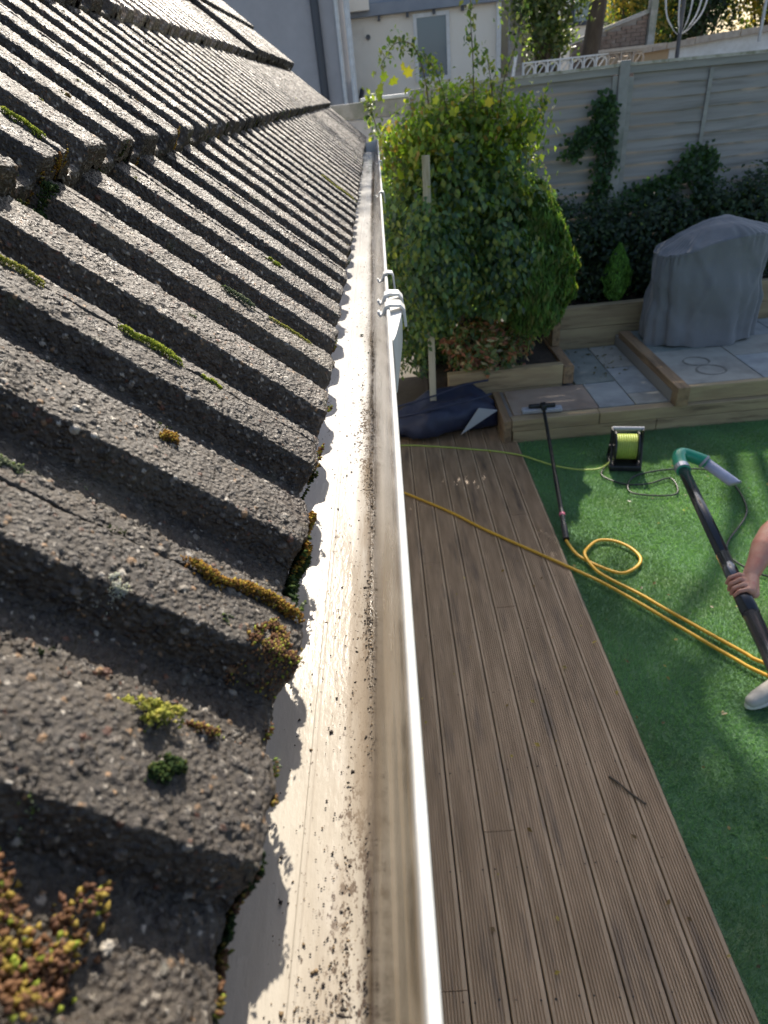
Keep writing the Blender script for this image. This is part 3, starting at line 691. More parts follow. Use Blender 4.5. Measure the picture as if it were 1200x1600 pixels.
# ------------------------------------------------------------------ FENCES
FY = 7.5
def fpost(x, z1, label, y=FY):
    o = MB().box(x - .05, x + .05, y - .06, y + .06, -.02, z1).build('fence_post', m_conc, bevel=.008); tag(o, label, 'fence post', 'concrete fence posts'); return o
fpost(2.50, 2.80, 'concrete fence post between the two pale slatted panels'); fpost(.44, 2.76, 'concrete fence post behind the left side of the bush'); fpost(4.56, 2.78, 'concrete fence post beyond the grey cover')
def fpanel(x0, x1, label, top0, top1):
    f = empty('slatted_fence', ((x0 + x1) / 2, FY, .8), label, 'fence panel', 'slatted fence panels')
    n = 17; zb = .72
    for i in range(n):
        f0 = (i + .0) / n; f1 = (i + 1.0) / n
        za0, za1 = zb + (top0 - .05 - zb) * f0, zb + (top0 - .05 - zb) * f1; zc0, zc1 = zb + (top1 - .05 - zb) * f0, zb + (top1 - .05 - zb) * f1
        # feather-edge slat: lower edge proud, wavy
        V = []; m_ = 9; dd = rng.random() * 9; 
        for k in range(m_):
            t = k / (m_ - 1); x = x0 + .05 + (x1 - x0 - .1) * t
            lo = za0 * (1 - t) + zc0 * t - .016 + .007 * math.sin(t * 9 + dd) + (rng.random() - .5) * .004; hi = za1 * (1 - t) + zc1 * t
            yo = (rng.random() - .5) * .004
            V += [(x, FY - .022 + yo, lo), (x, FY + .002, hi), (x, FY + .010, hi), (x, FY - .012 + yo, lo)]
        Fc = [(4 * k + a_, 4 * k + (a_ + 1) % 4, 4 * k + 4 + (a_ + 1) % 4, 4 * k + 4 + a_) for k in range(m_ - 1) for a_ in range(4)]
        MB().add(V, Fc + [(3, 2, 1, 0), tuple(4 * (m_ - 1) + q for q in range(4))]).build('slat', m_slat, f)
    for xx, w_ in ((x0 + .025, .05), (x1 - .025, .05)):
        MB().box(xx - w_ / 2, xx + w_ / 2, FY - .032, FY + .02, zb - .02, min(top0, top1) - .075).build('frame', m_rail, f, bevel=.002)
    xm = (x0 + x1) / 2 - .17
    MB().box(xm - .012, xm + .026, FY - .040, FY - .024, zb, min(top0, top1) - .075, ).build('batten', m_rail, f, bevel=.002)
    t = MB(); vs = []
    for (x, tz) in ((x0, top0), (x1, top1)):
        vs += [(x, FY - .034, tz - .075), (x, FY + .022, tz - .075), (x, FY + .022, tz - .014), (x, FY - .034, tz - .014)]
    t.add(vs, [(0, 1, 2, 3), (7, 6, 5, 4), (0, 4, 5, 1), (1, 5, 6, 2), (2, 6, 7, 3), (3, 7, 4, 0)]).build('top_frame', m_rail, f)
    t = MB(); vs = []
    for (x, tz) in ((x0 - .02, top0), (x1 + .02, top1)):
        vs += [(x, FY - .048, tz - .012), (x, FY + .036, tz - .012), (x, FY + .030, tz + .012), (x, FY - .042, tz + .012)]
    t.add(vs, [(0, 1, 2, 3), (7, 6, 5, 4), (0, 4, 5, 1), (1, 5, 6, 2), (2, 6, 7, 3), (3, 7, 4, 0)]).build('cap_rail', m_palewood, f)
    MB().box(x0, x1, FY - .025, FY + .02, .4, zb - .022).build('gravel_board', m_conc, f)
fpanel(.50, 2.445, 'weathered slatted panel behind the bush, left of the concrete post', 2.755, 2.765)
fpanel(2.555, 4.505, 'weathered slatted panel right of the concrete post, above the grey cover', 2.765, 2.735)
fpanel(4.615, 6.5, 'weathered slatted panel at the far right beyond the frame of the cover', 2.735, 2.70)
cf = empty('concrete_fence', (-1.5, FY, 0), 'plain grey concrete panel fence behind the end of the gutter', 'fence')
for i in range(4):
    MB().box(-3.2, .385, FY - .02, FY + .03, .9 - .02 + i * .44 - .44, .9 + i * .44 - .025).build('panel', m_conc, cf, bevel=.006)
MB().box(-3.2, .385, FY - .045, FY + .045, 2.56, 2.70).build('capping', m_conc, cf, bevel=.01)
MB().box(-3.2, .385, FY - .025, FY + .03, 2.21, 2.555).build('panel', m_greyrender, cf, bevel=.006)
MB().box(-.12, .36, FY - .06, FY + .05, 2.703, 2.735).build('sunlit_top_strip', m_white, cf, bevel=.006)  # white strip paints the sunlit top of the fence rail

# ------------------------------------------------------------------ FOLIAGE
def leaf_arrays(P, D, size, cols, asp=.62, fold=.25, up=None):
    n = len(P); D = D / (np.linalg.norm(D, axis=1, keepdims=True) + 1e-9)
    t = rng.normal(size=(n, 3)) if up is None else up + rng.normal(size=(n, 3)) * .35
    t = t - (t * D).sum(1, keepdims=True) * D; t /= np.linalg.norm(t, axis=1, keepdims=True); b = np.cross(D, t)
    s = size[:, None]
    V = np.stack([P - t * s * .5, P + b * s * asp * .5 + D * s * fold * .5 - t * s * .08, P + t * s * .5, P - b * s * asp * .5 + D * s * fold * .5 - t * s * .08], 1)
    F = (np.array([(0, 1, 2), (0, 2, 3)])[None] + np.arange(n)[:, None, None] * 4).reshape(-1, 3)
    return V.reshape(-1, 3), F, np.repeat(cols, 4, 0)
def palette(n, pal, w=None, var=.35):
    p = np.array(pal); w = np.array(w or [1] * len(p), float); w /= w.sum()
    return p[rng.choice(len(p), n, p=w)] * (1 - var + 2 * var * rng.random((n, 1)))
def foliage(name, P, D, size, cols, m, parent=None, up=None, asp=.62, sm=False):
    V, F, C = leaf_arrays(P, D, size, cols, asp, up=up)
    me = npmesh(name, V, F, C, sm=sm); me.materials.append(m); o = link(name, me, m, parent); o['kind'] = 'stuff' if parent is not None else o.get('kind', 'stuff')
    return o
def blob(n, clumps, c, r, shell=.55, cr_=.14, flat=0):
    """clumped points in an ellipsoid"""
    c = np.array(c, float); r = np.array(r, float)
    u = rng.normal(size=(clumps, 3)); u /= np.linalg.norm(u, axis=1, keepdims=True)
    rad = shell + (1 - shell) * rng.random((clumps, 1)) ** .6
    C = c + u * rad * r
    k = rng.integers(0, clumps, n); P = C[k] + rng.normal(size=(n, 3)) * cr_ * r.mean()
    D = (P - c) / r + rng.normal(size=(n, 3)) * .7
    return P, D
GREEN = [(.11, .19, .085), (.08, .145, .09), (.16, .22, .09), (.06, .105, .075), (.22, .25, .07)]
YG = [(.14, .20, .035), (.09, .15, .03), (.20, .22, .04), (.22, .15, .05)]
lo_ = foliage('fallen_leaves', foliage_pending, rng.normal(size=(150, 3)) * .25 + np.array([0, 0, 1.0]), .012 + .022 * rng.random(150), palette(150, [(.20, .13, .05), (.12, .08, .04), (.30, .24, .08)]), m_leaf)
tag(lo_, 'small brown fallen leaves scattered over the lawn and deck', 'leaf litter', kind='stuff')
pz_ = np.stack([1.76 + .65 * rng.random(70), 5.75 + .88 * rng.random(70) ** .7, np.full(70, .228)], 1)
lo_ = foliage('fallen_leaves', pz_, rng.normal(size=(70, 3)) * .2 + np.array([0, 0, 1.0]), .015 + .03 * rng.random(70), palette(70, [(.10, .08, .04), (.06, .06, .035), (.16, .14, .06)]), m_leaf)
tag(lo_, 'dark leaf litter lying on the lower patio slabs by the retaining wall', 'leaf litter', kind='stuff')
bush = empty('climbing_bush', (.75, 6.1, .37), 'large leafy climber bush with yellow green top behind the gutter end', 'bush')
P, D = blob(19000, 300, (.70, 6.15, 1.35), (.84, .62, 1.14), .5, .10)
# outline: narrower to the lower left, drooping skirt
keep = (P[:, 2] > .35) & ~((P[:, 0] > 1.30) & (P[:, 2] < 1.1)) & ~((P[:, 2] < .98) & (P[:, 1] < 6.12) & (P[:, 0] > .3)); P, D = P[keep], D[keep]
h = np.clip((P[:, 2] - 1.9) / .5 + rng.normal(size=len(P)) * .35, 0, 1)[:, None]
cols = palette(len(P), GREEN) * (1 - h) + palette(len(P), YG) * h  # yellower towards the top: sunlight put into the leaf colour
D = D + np.array([0, -.5, .5]); foliage('leaf_mass', P, D, .034 + .055 * rng.random(len(P)) ** 1.5, cols, m_leaf, bush, up=np.array([[0, 0, -1.0]]))
# low left skirt of the climber against the house side
P, D = blob(5200, 80, (.12, 6.5, 1.2), (.35, .45, 1.15), .3, .16); P = P[P[:, 2] > .3]; D = rng.normal(size=P.shape) + np.array([0, -.6, .4])
foliage('leaf_mass', P, D, .04 + .03 * rng.random(len(P)), palette(len(P), GREEN), m_leaf, bush, up=np.array([[0, 0, -1.0]]))
# top fringe, sunlight put into its yellower leaf colours, and long escaping shoots
P, D = blob(7600, 120, (.68, 6.1, 2.38), (.78, .48, .30), .2, .16)
foliage('leaf_mass', P, D, .04 + .03 * rng.random(len(P)), palette(len(P), YG, [3, 3, 1, .6]), m_leaf, bush, up=np.array([[0, 0, -1.0]]))
sprays = [[(.45, 5.9, 2.45), (.42, 5.85, 2.8), (.34, 5.8, 3.02), (.20, 5.8, 3.05), (.08, 5.8, 2.92)],
          [(.60, 5.9, 2.5), (.56, 5.85, 2.7), (.50, 5.8, 2.85), (.42, 5.8, 2.95)],
          [(.10, 6.0, 2.3), (.02, 5.9, 2.5), (-.02, 5.8, 2.68), (.0, 5.8, 2.75)],
          [(.80, 5.9, 2.6), (.79, 5.85, 2.9), (.77, 5.8, 3.15), (.77, 5.8, 3.42)],
          [(1.0, 5.9, 2.5), (1.03, 5.85, 2.75), (1.12, 5.8, 3.0), (1.15, 5.8, 3.25)],
          [(.95, 5.9, 2.55), (.92, 5.8, 2.75), (.88, 5.8, 2.95)], [(1.2, 5.9, 2.3), (1.32, 5.85, 2.5), (1.36, 5.8, 2.62)]]
for sp_ in sprays:
    cp = cr(sp_, 8); MB().tube(cp, [.006 * (1 - .7 * i / len(cp)) for i in range(len(cp))], 5).build('shoot', m_bark, bush)
    P = np.array([tuple(p) for p in cp for _ in range(5)][8:]) + rng.normal(size=(len(cp) * 5 - 8, 3)) * .035
    foliage('leaf_mass', P, rng.normal(size=P.shape) + np.array([0, -.3, .6]), .03 + .03 * rng.random(len(P)), palette(len(P), [(.10, .16, .04), (.16, .20, .04), (.06, .10, .04), (.16, .17, .08)]), m_leaf, bush, up=np.array([[0, 0, -1.0]]))
P, D = blob(4200, 90, (.74, 5.80, 1.95), (.66, .30, .42), .2, .18)
foliage('leaf_mass', P, D + np.array([0, -.4, .5]), .04 + .04 * rng.random(len(P)), palette(len(P), GREEN + YG[:2]), m_leaf, bush, up=np.array([[0, 0, -1.0]]))
# leaves of the climber spilling over the conifer
P, D = blob(1000, 30, (1.02, 5.50, 1.5), (.20, .12, .5), .2, .2)
foliage('leaf_mass', P, D + np.array([0, -.5, .4]), .045 + .03 * rng.random(len(P)), palette(len(P), GREEN), m_leaf, bush, up=np.array([[0, 0, -1.0]]))
# a few big yellow leaves that read one by one
def bigleaf(P, s, col, p):
    pts = [(0, -.5), (.22, -.30), (.48, -.28), (.36, .02), (.46, .30), (.18, .26), (0, .55), (-.18, .26), (-.46, .30), (-.36, .02), (-.48, -.28), (-.22, -.30)]
    q = Euler((R(70) + rng.normal() * .4, rng.normal() * .5, rng.normal() * .8)).to_matrix()
    V = [Vector(P) + q @ Vector((x * s, y * s, abs(x) * s * .25)) for x, y in pts] + [Vector(P)]
    F = [(12, i, (i + 1) % 12) for i in range(12)]
    me = npmesh('leaf', np.array([tuple(v) for v in V]), F, np.tile(np.array([col]), (13, 1))); me.materials.append(m_leaf); link('leaf', me, None, p)
for (px, pz) in [(.10, 2.86), (.06, 2.80), (.16, 2.83), (.26, 2.90), (.29, 2.86), (.06, 2.72), (.20, 2.62), (.44, 2.62), (.47, 2.52), (.41, 2.50), (.45, 2.42), (.07, 2.52), (.02, 2.42), (.14, 2.40), (.02, 2.30), (.50, 2.68), (.18, 2.22), (.30, 2.34), (1.16, 2.46), (1.22, 2.34), (1.10, 2.5), (.62, 2.60), (.70, 2.66), (.9, 2.62), (1.05, 2.55), (1.3, 2.0), (1.28, 2.18)]:
    bigleaf((px + rng.normal() * .01, 5.72 + rng.normal() * .04, pz + rng.normal() * .01), .065 + .03 * rng.random(), palette(1, [(.34, .36, .04), (.42, .36, .04), (.22, .28, .04)])[0], bush)
for k in range(5):
    a_ = k * 1.3; MB().tube(cr([(.55 + .1 * k, 6.1, .3), (.6 + .12 * math.sin(a_) + .05 * k, 6.1, .9), (.45 + .15 * k, 6.1 + .2 * math.cos(a_), 1.7)], 6), [.03 * (1 - .5 * i / 12) for i in range(13)], 7).build('stem', m_bark, bush, sm=True)
pp = MB().box(.315, .375, 5.46, 5.49, .05, 2.33, rot=Matrix.Rotation(R(1.2), 3, 'Y'), org=(.34, 5.47, 1.2)).build('garden_post', m_palewood, None, bevel=.004)
tag(pp, 'pale upright timber post poking out of the climber bush', 'post')
P, D = blob(5600, 70, (.42, 5.42, 1.48), (.24, .16, .56), .2, .22)
foliage('leaf_mass', P, D + np.array([0, -.5, .4]), .04 + .03 * rng.random(len(P)), palette(len(P), GREEN), m_leaf, bush, up=np.array([[0, 0, -1.0]]))

def conifer(name, c, r, hgt, n, label, colpal, sz):
    o = empty(name, (c[0], c[1], c[2]), label, 'conifer')
    t = rng.random(n) ** .85; th = rng.random(n) * 2 * math.pi
    pr_ = np.sin(np.clip(t * .93 + .07, 0, 1) * math.pi) ** .55 * (1 - t * .35); pr_ = np.where(t > .75, pr_ * (1 - ((t - .75) / .25) ** 2 * .6), pr_)
    lob = 1 + .14 * np.sin(th * 4 + t * 7) + .10 * np.sin(th * 9 - t * 13) + .08 * np.sin(th * 3 + t * 31)
    rad = r * pr_ * lob * (.72 + .3 * rng.random(n) ** .5)
    P = np.stack([c[0] + rad * np.cos(th), c[1] + rad * np.sin(th), c[2] + t * hgt], 1)
    D = np.stack([np.cos(th), np.sin(th), .2 + 0 * th], 1) + rng.normal(size=(n, 3)) * .5
    upv = np.stack([np.cos(th) * .35, np.sin(th) * .35, np.ones(n)], 1)
    foliage('needle_mass', P, D, sz * (.6 + .8 * rng.random(n)), palette(n, colpal), m_needle, o, up=upv * 2.2, asp=.26)
    MB().tube([(c[0], c[1], c[2] - .05), (c[0], c[1], c[2] + hgt * .8)], [r * .12, r * .03], 8).build('trunk', m_bark, o)
    return o
conifer('conifer_shrub', (1.33, 5.80, .78), .345, 1.22, 13000, 'rounded bright green conifer at the right foot of the big bush', [(.09, .18, .035), (.12, .22, .045), (.06, .12, .03), (.15, .18, .05)], .085)
conifer('conifer_shrub', (2.45, 6.90, .66), .140, .56, 3200, 'little cone shaped light green conifer in the bed behind the sleepers', [(.14, .28, .05), (.18, .36, .07), (.10, .20, .04)], .045)
# reddish shrub in the planter
ps = empty('red_green_shrub', (.9, 6.05, .37), 'low red and green leaved shrub in the sleeper planter', 'shrub')
P, D = blob(2100, 120, (.93, 5.93, .60), (.46, .19, .30), .35, .10)
keep = P[:, 2] > .38; P, D = P[keep], D[keep]
foliage('leaf_mass', P, D + np.array([0, -.2, .8]), .06 + .035 * rng.random(len(P)), palette(len(P), [(.20, .24, .12), (.34, .15, .12), (.42, .32, .24), (.12, .20, .10), (.46, .44, .36)], [3, 3, 2, 3, 1]), m_leaf, ps, asp=.42)
for k in range(9):
    a_ = k * .7; MB().tube([(.93 + .04 * math.cos(a_), 6.0, .36), (.93 + .36 * math.cos(a_), 6.0 + .16 * math.sin(a_), .68)], [.008, .004], 5).build('stem', m_bark, ps)
# dark hedge along the fence, ivy on post and panel
hd = empty('dark_hedge', (2.6, 7.15, .6), 'dark mass of ivy and shrubs growing in front of the fence', 'hedge')
for (cx_, rx_, zt, n) in ((1.75, .40, 1.70, 5200), (2.35, .45, 1.52, 5200), (2.95, .45, 1.58, 5200), (3.5, .45, 1.62, 5200), (4.1, .5, 1.75, 4200), (4.8, .6, 1.8, 3000)):
    P, D = blob(n, 80, (cx_, 7.17, .6 + (zt - .6) * .5), (rx_, .20, (zt - .6) * .52), .2, .2)
    foliage('leaf_mass', P, D + np.array([0, -.5, .5]), .04 + .03 * rng.random(n), palette(n, [(.035, .065, .035), (.05, .085, .045), (.028, .05, .032), (.08, .115, .05)]), m_leaf, hd)
for pts, n, nm, lab in (([(2.30, 7.40, 1.5), (2.36, 7.40, 1.9), (2.34, 7.40, 2.3), (2.30, 7.40, 2.46)], 900, 'ivy', 'ivy column climbing the concrete post from the hedge'),
                   ([(2.36, 7.40, 2.22), (2.15, 7.40, 2.2), (2.02, 7.40, 2.05)], 380, None, None),
                   ([(2.95, 7.38, 1.5), (3.18, 7.38, 1.75), (3.3, 7.38, 1.88), (3.42, 7.38, 1.86)], 800, 'ivy', 'ivy arch spreading up the right hand fence panel'),
                   ([(3.42, 7.38, 1.86), (3.45, 7.38, 1.5)], 700, None, None),
                   ([(2.62, 7.38, 1.5), (2.8, 7.38, 1.6), (3.0, 7.38, 1.66)], 500, None, None)):
    cp = cr(pts, 10)
    if nm: iv = empty(nm, pts[0], lab, 'ivy', 'ivy on the fence')
    MB().tube(cp, .008, 5).build('stem', m_bark, iv)
    k = rng.integers(0, len(cp), n); P = np.array([tuple(cp[i]) for i in k]) + rng.normal(size=(n, 3)) * np.array([.055, .02, .05])
    foliage('leaf_mass', P, rng.normal(size=P.shape) * .6 + np.array([0, -1, .4]), .045 + .025 * rng.random(n), palette(n, [(.05, .10, .04), (.07, .13, .05), (.04, .075, .035)]), m_leaf, iv, asp=.8)

# ------------------------------------------------------------------ COVERED BARBECUE
def cover():
    nt_, nz = 260, 90; cx_, cy_ = 3.13, 6.34; V = []
    for j in range(nz + 44):
        for i in range(nt_):
            th = 2 * math.pi * i / nt_; c, s_ = math.cos(th), math.sin(th)
            e = .62; fx = math.copysign(abs(c) ** e, c); fy = math.copysign(abs(s_) ** e, s_)
            # shoulder height rises towards the right/back hood
            def shoulder(x): t = min(max((x + .54) / .66, 0), 1); return .86 + .14 * (t * t * (3 - 2 * t))
            if j < nz:
                f = j / (nz - 1)                       # 0 bottom, 1 shoulder
                fl = .05 * math.sin(th * 4 + 1.1) + .045 * math.sin(th * 9 + 2.2 + f * 1.2) + .03 * abs(math.sin(th * 8 + f * 2)) + .012 * math.sin(th * 21 + f * 3)
                k = (1 - f) ** 1.2
                rx_, ry_ = .500 + .015 * k, .27 + .05 * k
                x = fx * rx_ * (1 + fl * (.35 + .8 * k)); y = fy * ry_ * (1 + fl * (.4 + k))
                sh = shoulder(x); z = .012 * (1 + math.sin(th * 5)) * (1 - f) + sh * f
                # drape sag creases
                z += 0; x += .010 * math.sin(z * 22 + th * 3) * (1 - f) * f * 2
                q = .02 * math.sin(th * 2 + z * 9) * f * (1 - f) * 4; x += q * c; y += q * s_
            else:
                f = (j - nz + 1) / 44; rr_ = math.cos(f * math.pi / 2) ** .42
                x = fx * .500 * rr_; y = fy * .27 * rr_
                sh = shoulder(x * 1.0); dome = .13 * (1 - rr_ ** 2)
                z = sh + dome + .010 * math.sin(x * 17 + y * 11) * (1 - f) + .008 * math.sin(y * 30 + x * 9) + (.018 * math.exp(-((y + .05) / .03) ** 2) * (1 - f))
            fold = math.exp(-((math.sin((x * 1.6 + z * .9 + .35) * 4.0)) / .30) ** 2) * .012 + math.exp(-((math.sin((x * 1.0 - z * .35 + 1.2) * 7.0)) / .22) ** 2) * .009
            pucker = .006 * math.sin(th * 34 + 3 * math.sin(th * 5)) * math.exp(-((z - shoulder(x)) / .10) ** 2)
            wk = min(1, z * 2.5) if j < nz else .35; x += c * (fold * wk + pucker); y += s_ * (fold * wk + pucker); z += (0 if j < nz else fold * .5)
            V.append((cx_ + x, cy_ + y, .364 + z))
    rows = nz + 44
    F = [(j * nt_ + i, j * nt_ + (i + 1) % nt_, (j + 1) * nt_ + (i + 1) % nt_, (j + 1) * nt_ + i) for j in range(rows - 1) for i in range(nt_)]
    me = npmesh('barbecue_cover', np.array(V), F); me.materials.append(m_cover); return me
bbq = link('barbecue_cover', cover(), m_cover)
tag(bbq, 'grey blue fabric cover draped over a barbecue on the upper patio', 'barbecue cover')
tx = bpy.data.textures.new('cloth_wrinkle', 'CLOUDS'); tx.noise_scale = .16; dm = bbq.modifiers.new('wrinkle', 'DISPLACE'); dm.texture = tx; dm.strength = .022; dm.texture_coords = 'GLOBAL'

def ring(zf, k, w):
    pts = []
    for i in range(73):
        th = 2 * math.pi * i / 72; c, s_ = math.cos(th), math.sin(th); fx = math.copysign(abs(c) ** .62, c); fy = math.copysign(abs(s_) ** .62, s_)
        x = fx * (.500 + .015 * k) * (1 + w); y = fy * (.27 + .05 * k) * (1 + w); t = min(max((x + .54) / .66, 0), 1)
        pts.append((3.13 + x, 6.34 + y, .364 + (zf if zf < .3 else .86 + .14 * (t * t * (3 - 2 * t)) - .012)))
    return pts
MB().tube(ring(.5, 0, .012), .0055, 6).build('seam', m_cover, bbq, sm=True)
# ------------------------------------------------------------------ BAG
def bag():
    nu, nv = 60, 44; V = []
    A, B = Vector((-.16, 5.42, 0)), Vector((.97, 5.50, 0))
    for i in range(nu):
        u = i / (nu - 1); c = A.lerp(B, u); e = max(math.sin(math.pi * min(max(u, .0), 1)), 0) ** .45
        hh = (.27 + .22 * u ** 1.4) * e + .003; ww = (.27 + .02 * math.sin(u * 5)) * e + .003
        for k in range(nv):
            th = 2 * math.pi * k / nv; c_, s_ = math.cos(th), math.sin(th)
            y = math.copysign(abs(c_) ** .8, c_) * ww; z = hh * .5 + math.copysign(abs(s_) ** .85, s_) * hh * .5
            if s_ > .2: y += (s_ - .2) * .05; z += .018 * math.sin(u * 19) * s_
            dent = .035 * math.exp(-((c_ + .75) / .3) ** 2) * math.sin(u * 11 + 1); y += dent
            if s_ > .55: z -= .07 * math.exp(-((c_ + .15) / .22) ** 2) * e      # open mouth between two rims
            V.append((c.x, c.y + y, z + .002))
    F = [(i * nv + k, i * nv + (k + 1) % nv, (i + 1) * nv + (k + 1) % nv, (i + 1) * nv + k) for i in range(nu - 1) for k in range(nv)]
    return npmesh('body', np.array(V), F)
bg_ = empty('tool_bag', (.42, 5.45, 0), 'slumped dark navy bag with a pale grey corner patch on the deck', 'bag')
me = bag(); me.materials.append(m_bag); bo = link('body', me, m_bag, bg_)
tx = bpy.data.textures.new('bag_wrinkle', 'CLOUDS'); tx.noise_scale = .12; dm = bo.modifiers.new('wrinkle', 'DISPLACE'); dm.texture = tx; dm.strength = .05; dm.texture_coords = 'GLOBAL'
MB().tube(cr([(-.10, 5.32, .23), (.1, 5.24, .28), (.4, 5.23, .335), (.7, 5.28, .36), (.86, 5.36, .36)], 8), .011, 8).build('rim', m_bag, bg_, sm=True)
MB().tube(cr([(-.08, 5.46, .26), (.3, 5.46, .34), (.62, 5.50, .41), (.86, 5.54, .42)], 8), .010, 8).build('rim', m_bag, bg_, sm=True)
tri = [(.55, 5.175, .06), (.90, 5.245, .24), (.72, 5.195, .30)]
MB().add([Vector(v) for v in tri] + [Vector(v) + Vector((0, .012, 0)) for v in tri], [(0, 1, 2), (5, 4, 3), (0, 3, 4, 1), (1, 4, 5, 2), (2, 5, 3, 0)]).build('corner_patch', m_baglab, bg_)

# ------------------------------------------------------------------ TOOLS, HOSES, REEL
br = empty('brush_pole', (1.09, 3.49, .02), 'black telescopic pole with a brush head resting on the patio edge', 'brush pole')
p0_, p1_ = Vector((1.095, 3.50, .03)), Vector((1.29, 5.12, .285))
MB().tube([p0_, p0_.lerp(p1_, .42)], .019, 14).build('pole', m_carbon, br, sm=False)
MB().tube([p0_.lerp(p1_, .42), p1_], .0155, 14).build('pole', m_carbon, br)
MB().tube([p0_.lerp(p1_, .145), p0_.lerp(p1_, .16)], .022, 14).build('collar', m_pink, br)
MB().tube([p0_.lerp(p1_, .0), p0_.lerp(p1_, .09)], .023, 14).build('hand_grip', m_black, br)
MB().box(1.11, 1.47, 5.135, 5.215, .222, .262, rot=Matrix.Rotation(R(-3), 3, 'Z')).build('brush_pad', m_pad, br, bevel=.012)
MB().box(1.17, 1.41, 5.155, 5.195, .264, .296, rot=Matrix.Rotation(R(-3), 3, 'Z')).build('head_bar', m_black, br, bevel=.008)
MB().box(1.27, 1.315, 5.09, 5.17, .268, .32).build('swivel', m_black, br, bevel=.008)
HR = .0105
def hose(name, pts, r, m, label, cat):
    cp = cr(pts, 10); mb = MB().tube(cp, r, 10); o = mb.build(name, m, None, sm=True); return tag(o, label, cat)
hose('water_hose', [(-.35, 4.62, HR), (-.04, 4.35, HR), (.31, 4.01, HR), (.56, 3.72, HR), (.87, 3.40, HR), (1.06, 3.20, .012), (1.21, 3.03, .016), (1.36, 2.83, .016), (1.52, 2.60, .016), (1.70, 2.345, .016), (1.82, 2.20, .016), (2.3, 1.75, .016), (2.9, 1.6, .016)],
     HR, m_hose, 'yellow hose running straight across the deck from under the gutter', 'hose')
hose('water_hose', [(1.09, 3.49, .03), (1.115, 3.38, .016), (1.15, 3.30, .014), (1.245, 3.19, .014), (1.345, 3.115, .014), (1.43, 3.135, .014), (1.505, 3.20, .014), (1.525, 3.275, .014), (1.49, 3.38, .014), (1.41, 3.46, .014), (1.31, 3.475, .014), (1.22, 3.40, .02), (1.17, 3.31, .034), (1.19, 3.19, .022), (1.245, 3.09, .014), (1.40, 2.90, .014), (1.51, 2.74, .014), (1.77, 2.385, .014), (1.87, 2.27, .014), (2.4, 1.85, .014), (3.0, 1.75, .014)],
     HR, m_hose, 'yellow hose with a round loop on the lawn, joined to the brush pole', 'hose')
hose('power_cable', [(-.4, 5.15, .007), (-.01, 5.17, .007), (.3, 5.09, .007), (.58, 4.99, .007), (.82, 4.90, .007), (1.03, 4.78, .010), (1.15, 4.66, .012), (1.28, 4.54, .012), (1.45, 4.45, .012), (1.62, 4.43, .02), (1.74, 4.46, .10)],
     .0072, m_cable, 'thin lime green cable running over the deck to the cable reel', 'cable')
hose('power_cable', [(1.70, 4.50, .01), (1.60, 4.34, .01), (1.72, 4.18, .01), (1.9, 4.15, .01), (2.10, 4.20, .01), (2.06, 3.98, .01), (1.85, 3.99, .01), (1.73, 4.08, .01), (1.85, 4.28, .01), (2.2, 4.33, .01), (2.5, 4.2, .01), (2.45, 3.7, .01), (2.12, 3.3, .01), (2.15, 3.05, .01), (2.45, 2.8, .01)],
     .0065, m_black, 'thin black cable lying in loops on the lawn by the reel', 'cable')
# reel
rl = empty('cable_reel', (1.83, 4.50, 0), 'black framed cable reel wound with bright lime cable on the lawn', 'cable reel')
ax = Vector((.97, -.22, 0)).normalized(); rc = Vector((1.83, 4.50, .165)); sdv = Vector((-ax.y, ax.x, 0))
def disc(c, r, w, n=28): return [c - ax * w / 2, c + ax * w / 2], r, n
for s_ in (-1, 1):
    c = rc + ax * s_ * .088; MB().tube([c - ax * .006, c + ax * .006], .128, 30).build('flange', m_black, rl)
for k in range(9):
    c = rc + ax * (-.072 + k * .018); MB().tube([c - ax * .0086, c - ax * .005, c + ax * .005, c + ax * .0086], [.096, .104, .104, .096], 26).build('cable_winding', m_cable, rl, sm=True)
for s_ in (-1, 1):
    c = rc + ax * s_ * .115; b0, b1 = c + sdv * .12, c - sdv * .12; z0 = .012
    MB().tube([Vector((b0.x, b0.y, z0)), c + Vector((0, 0, .05)) + sdv * .03, c + Vector((0, 0, .16)) + sdv * .02, c + Vector((0, 0, .16)) - sdv * .02, c + Vector((0, 0, .05)) - sdv * .03, Vector((b1.x, b1.y, z0))], .011, 8).build('side_frame', m_black, rl)
MB().tube([rc + ax * -.12 + Vector((0, 0, .165)), rc + ax * .12 + Vector((0, 0, .165))], .016, 10).build('handle', m_pad, rl)
MB().tube([rc - ax * .13, rc + ax * .13], .014, 10).build('axle', m_black, rl)
fo = MB(); fo.box(rc.x - .13, rc.x + .12, rc.y - .13, rc.y + .10, .0, .05, rot=Matrix.Rotation(math.atan2(ax.y, ax.x), 3, 'Z')).build('base', m_black, rl, bevel=.01)
# gutter vacuum pole held by the person
vc = empty('gutter_vacuum_pole', (1.12, 1.58, 1.2), 'black vacuum pole with green elbow and pale nozzle held over the lawn', 'vacuum pole')
E0, E1 = Vector((1.235, 2.40, 1.25)), Vector((1.035, 1.06, 1.20)); pd = (E1 - E0).normalized()
GP = Vector((1.118, 1.60, 1.222))
MB().tube([E0 + pd * .01, E0 + pd * .62], .0235, 20).build('pole', m_carbon, vc, sm=True)
MB().tube([E0 + pd * .62, E0 + pd * .80], .0245, 20).build('pole', m_polem, vc, sm=True)
MB().tube([E0 + pd * .78, E0 + pd * .92], .0285, 20).build('clamp_collar', m_carbon, vc, sm=True)
MB().tube([E0 + pd * .90, E0 + pd * 1.5], .0265, 20).build('pole', m_polem, vc, sm=True)
NZ = Vector((1.475, 2.315, 1.16)); pk = E0 + Vector((.02, .10, .03))
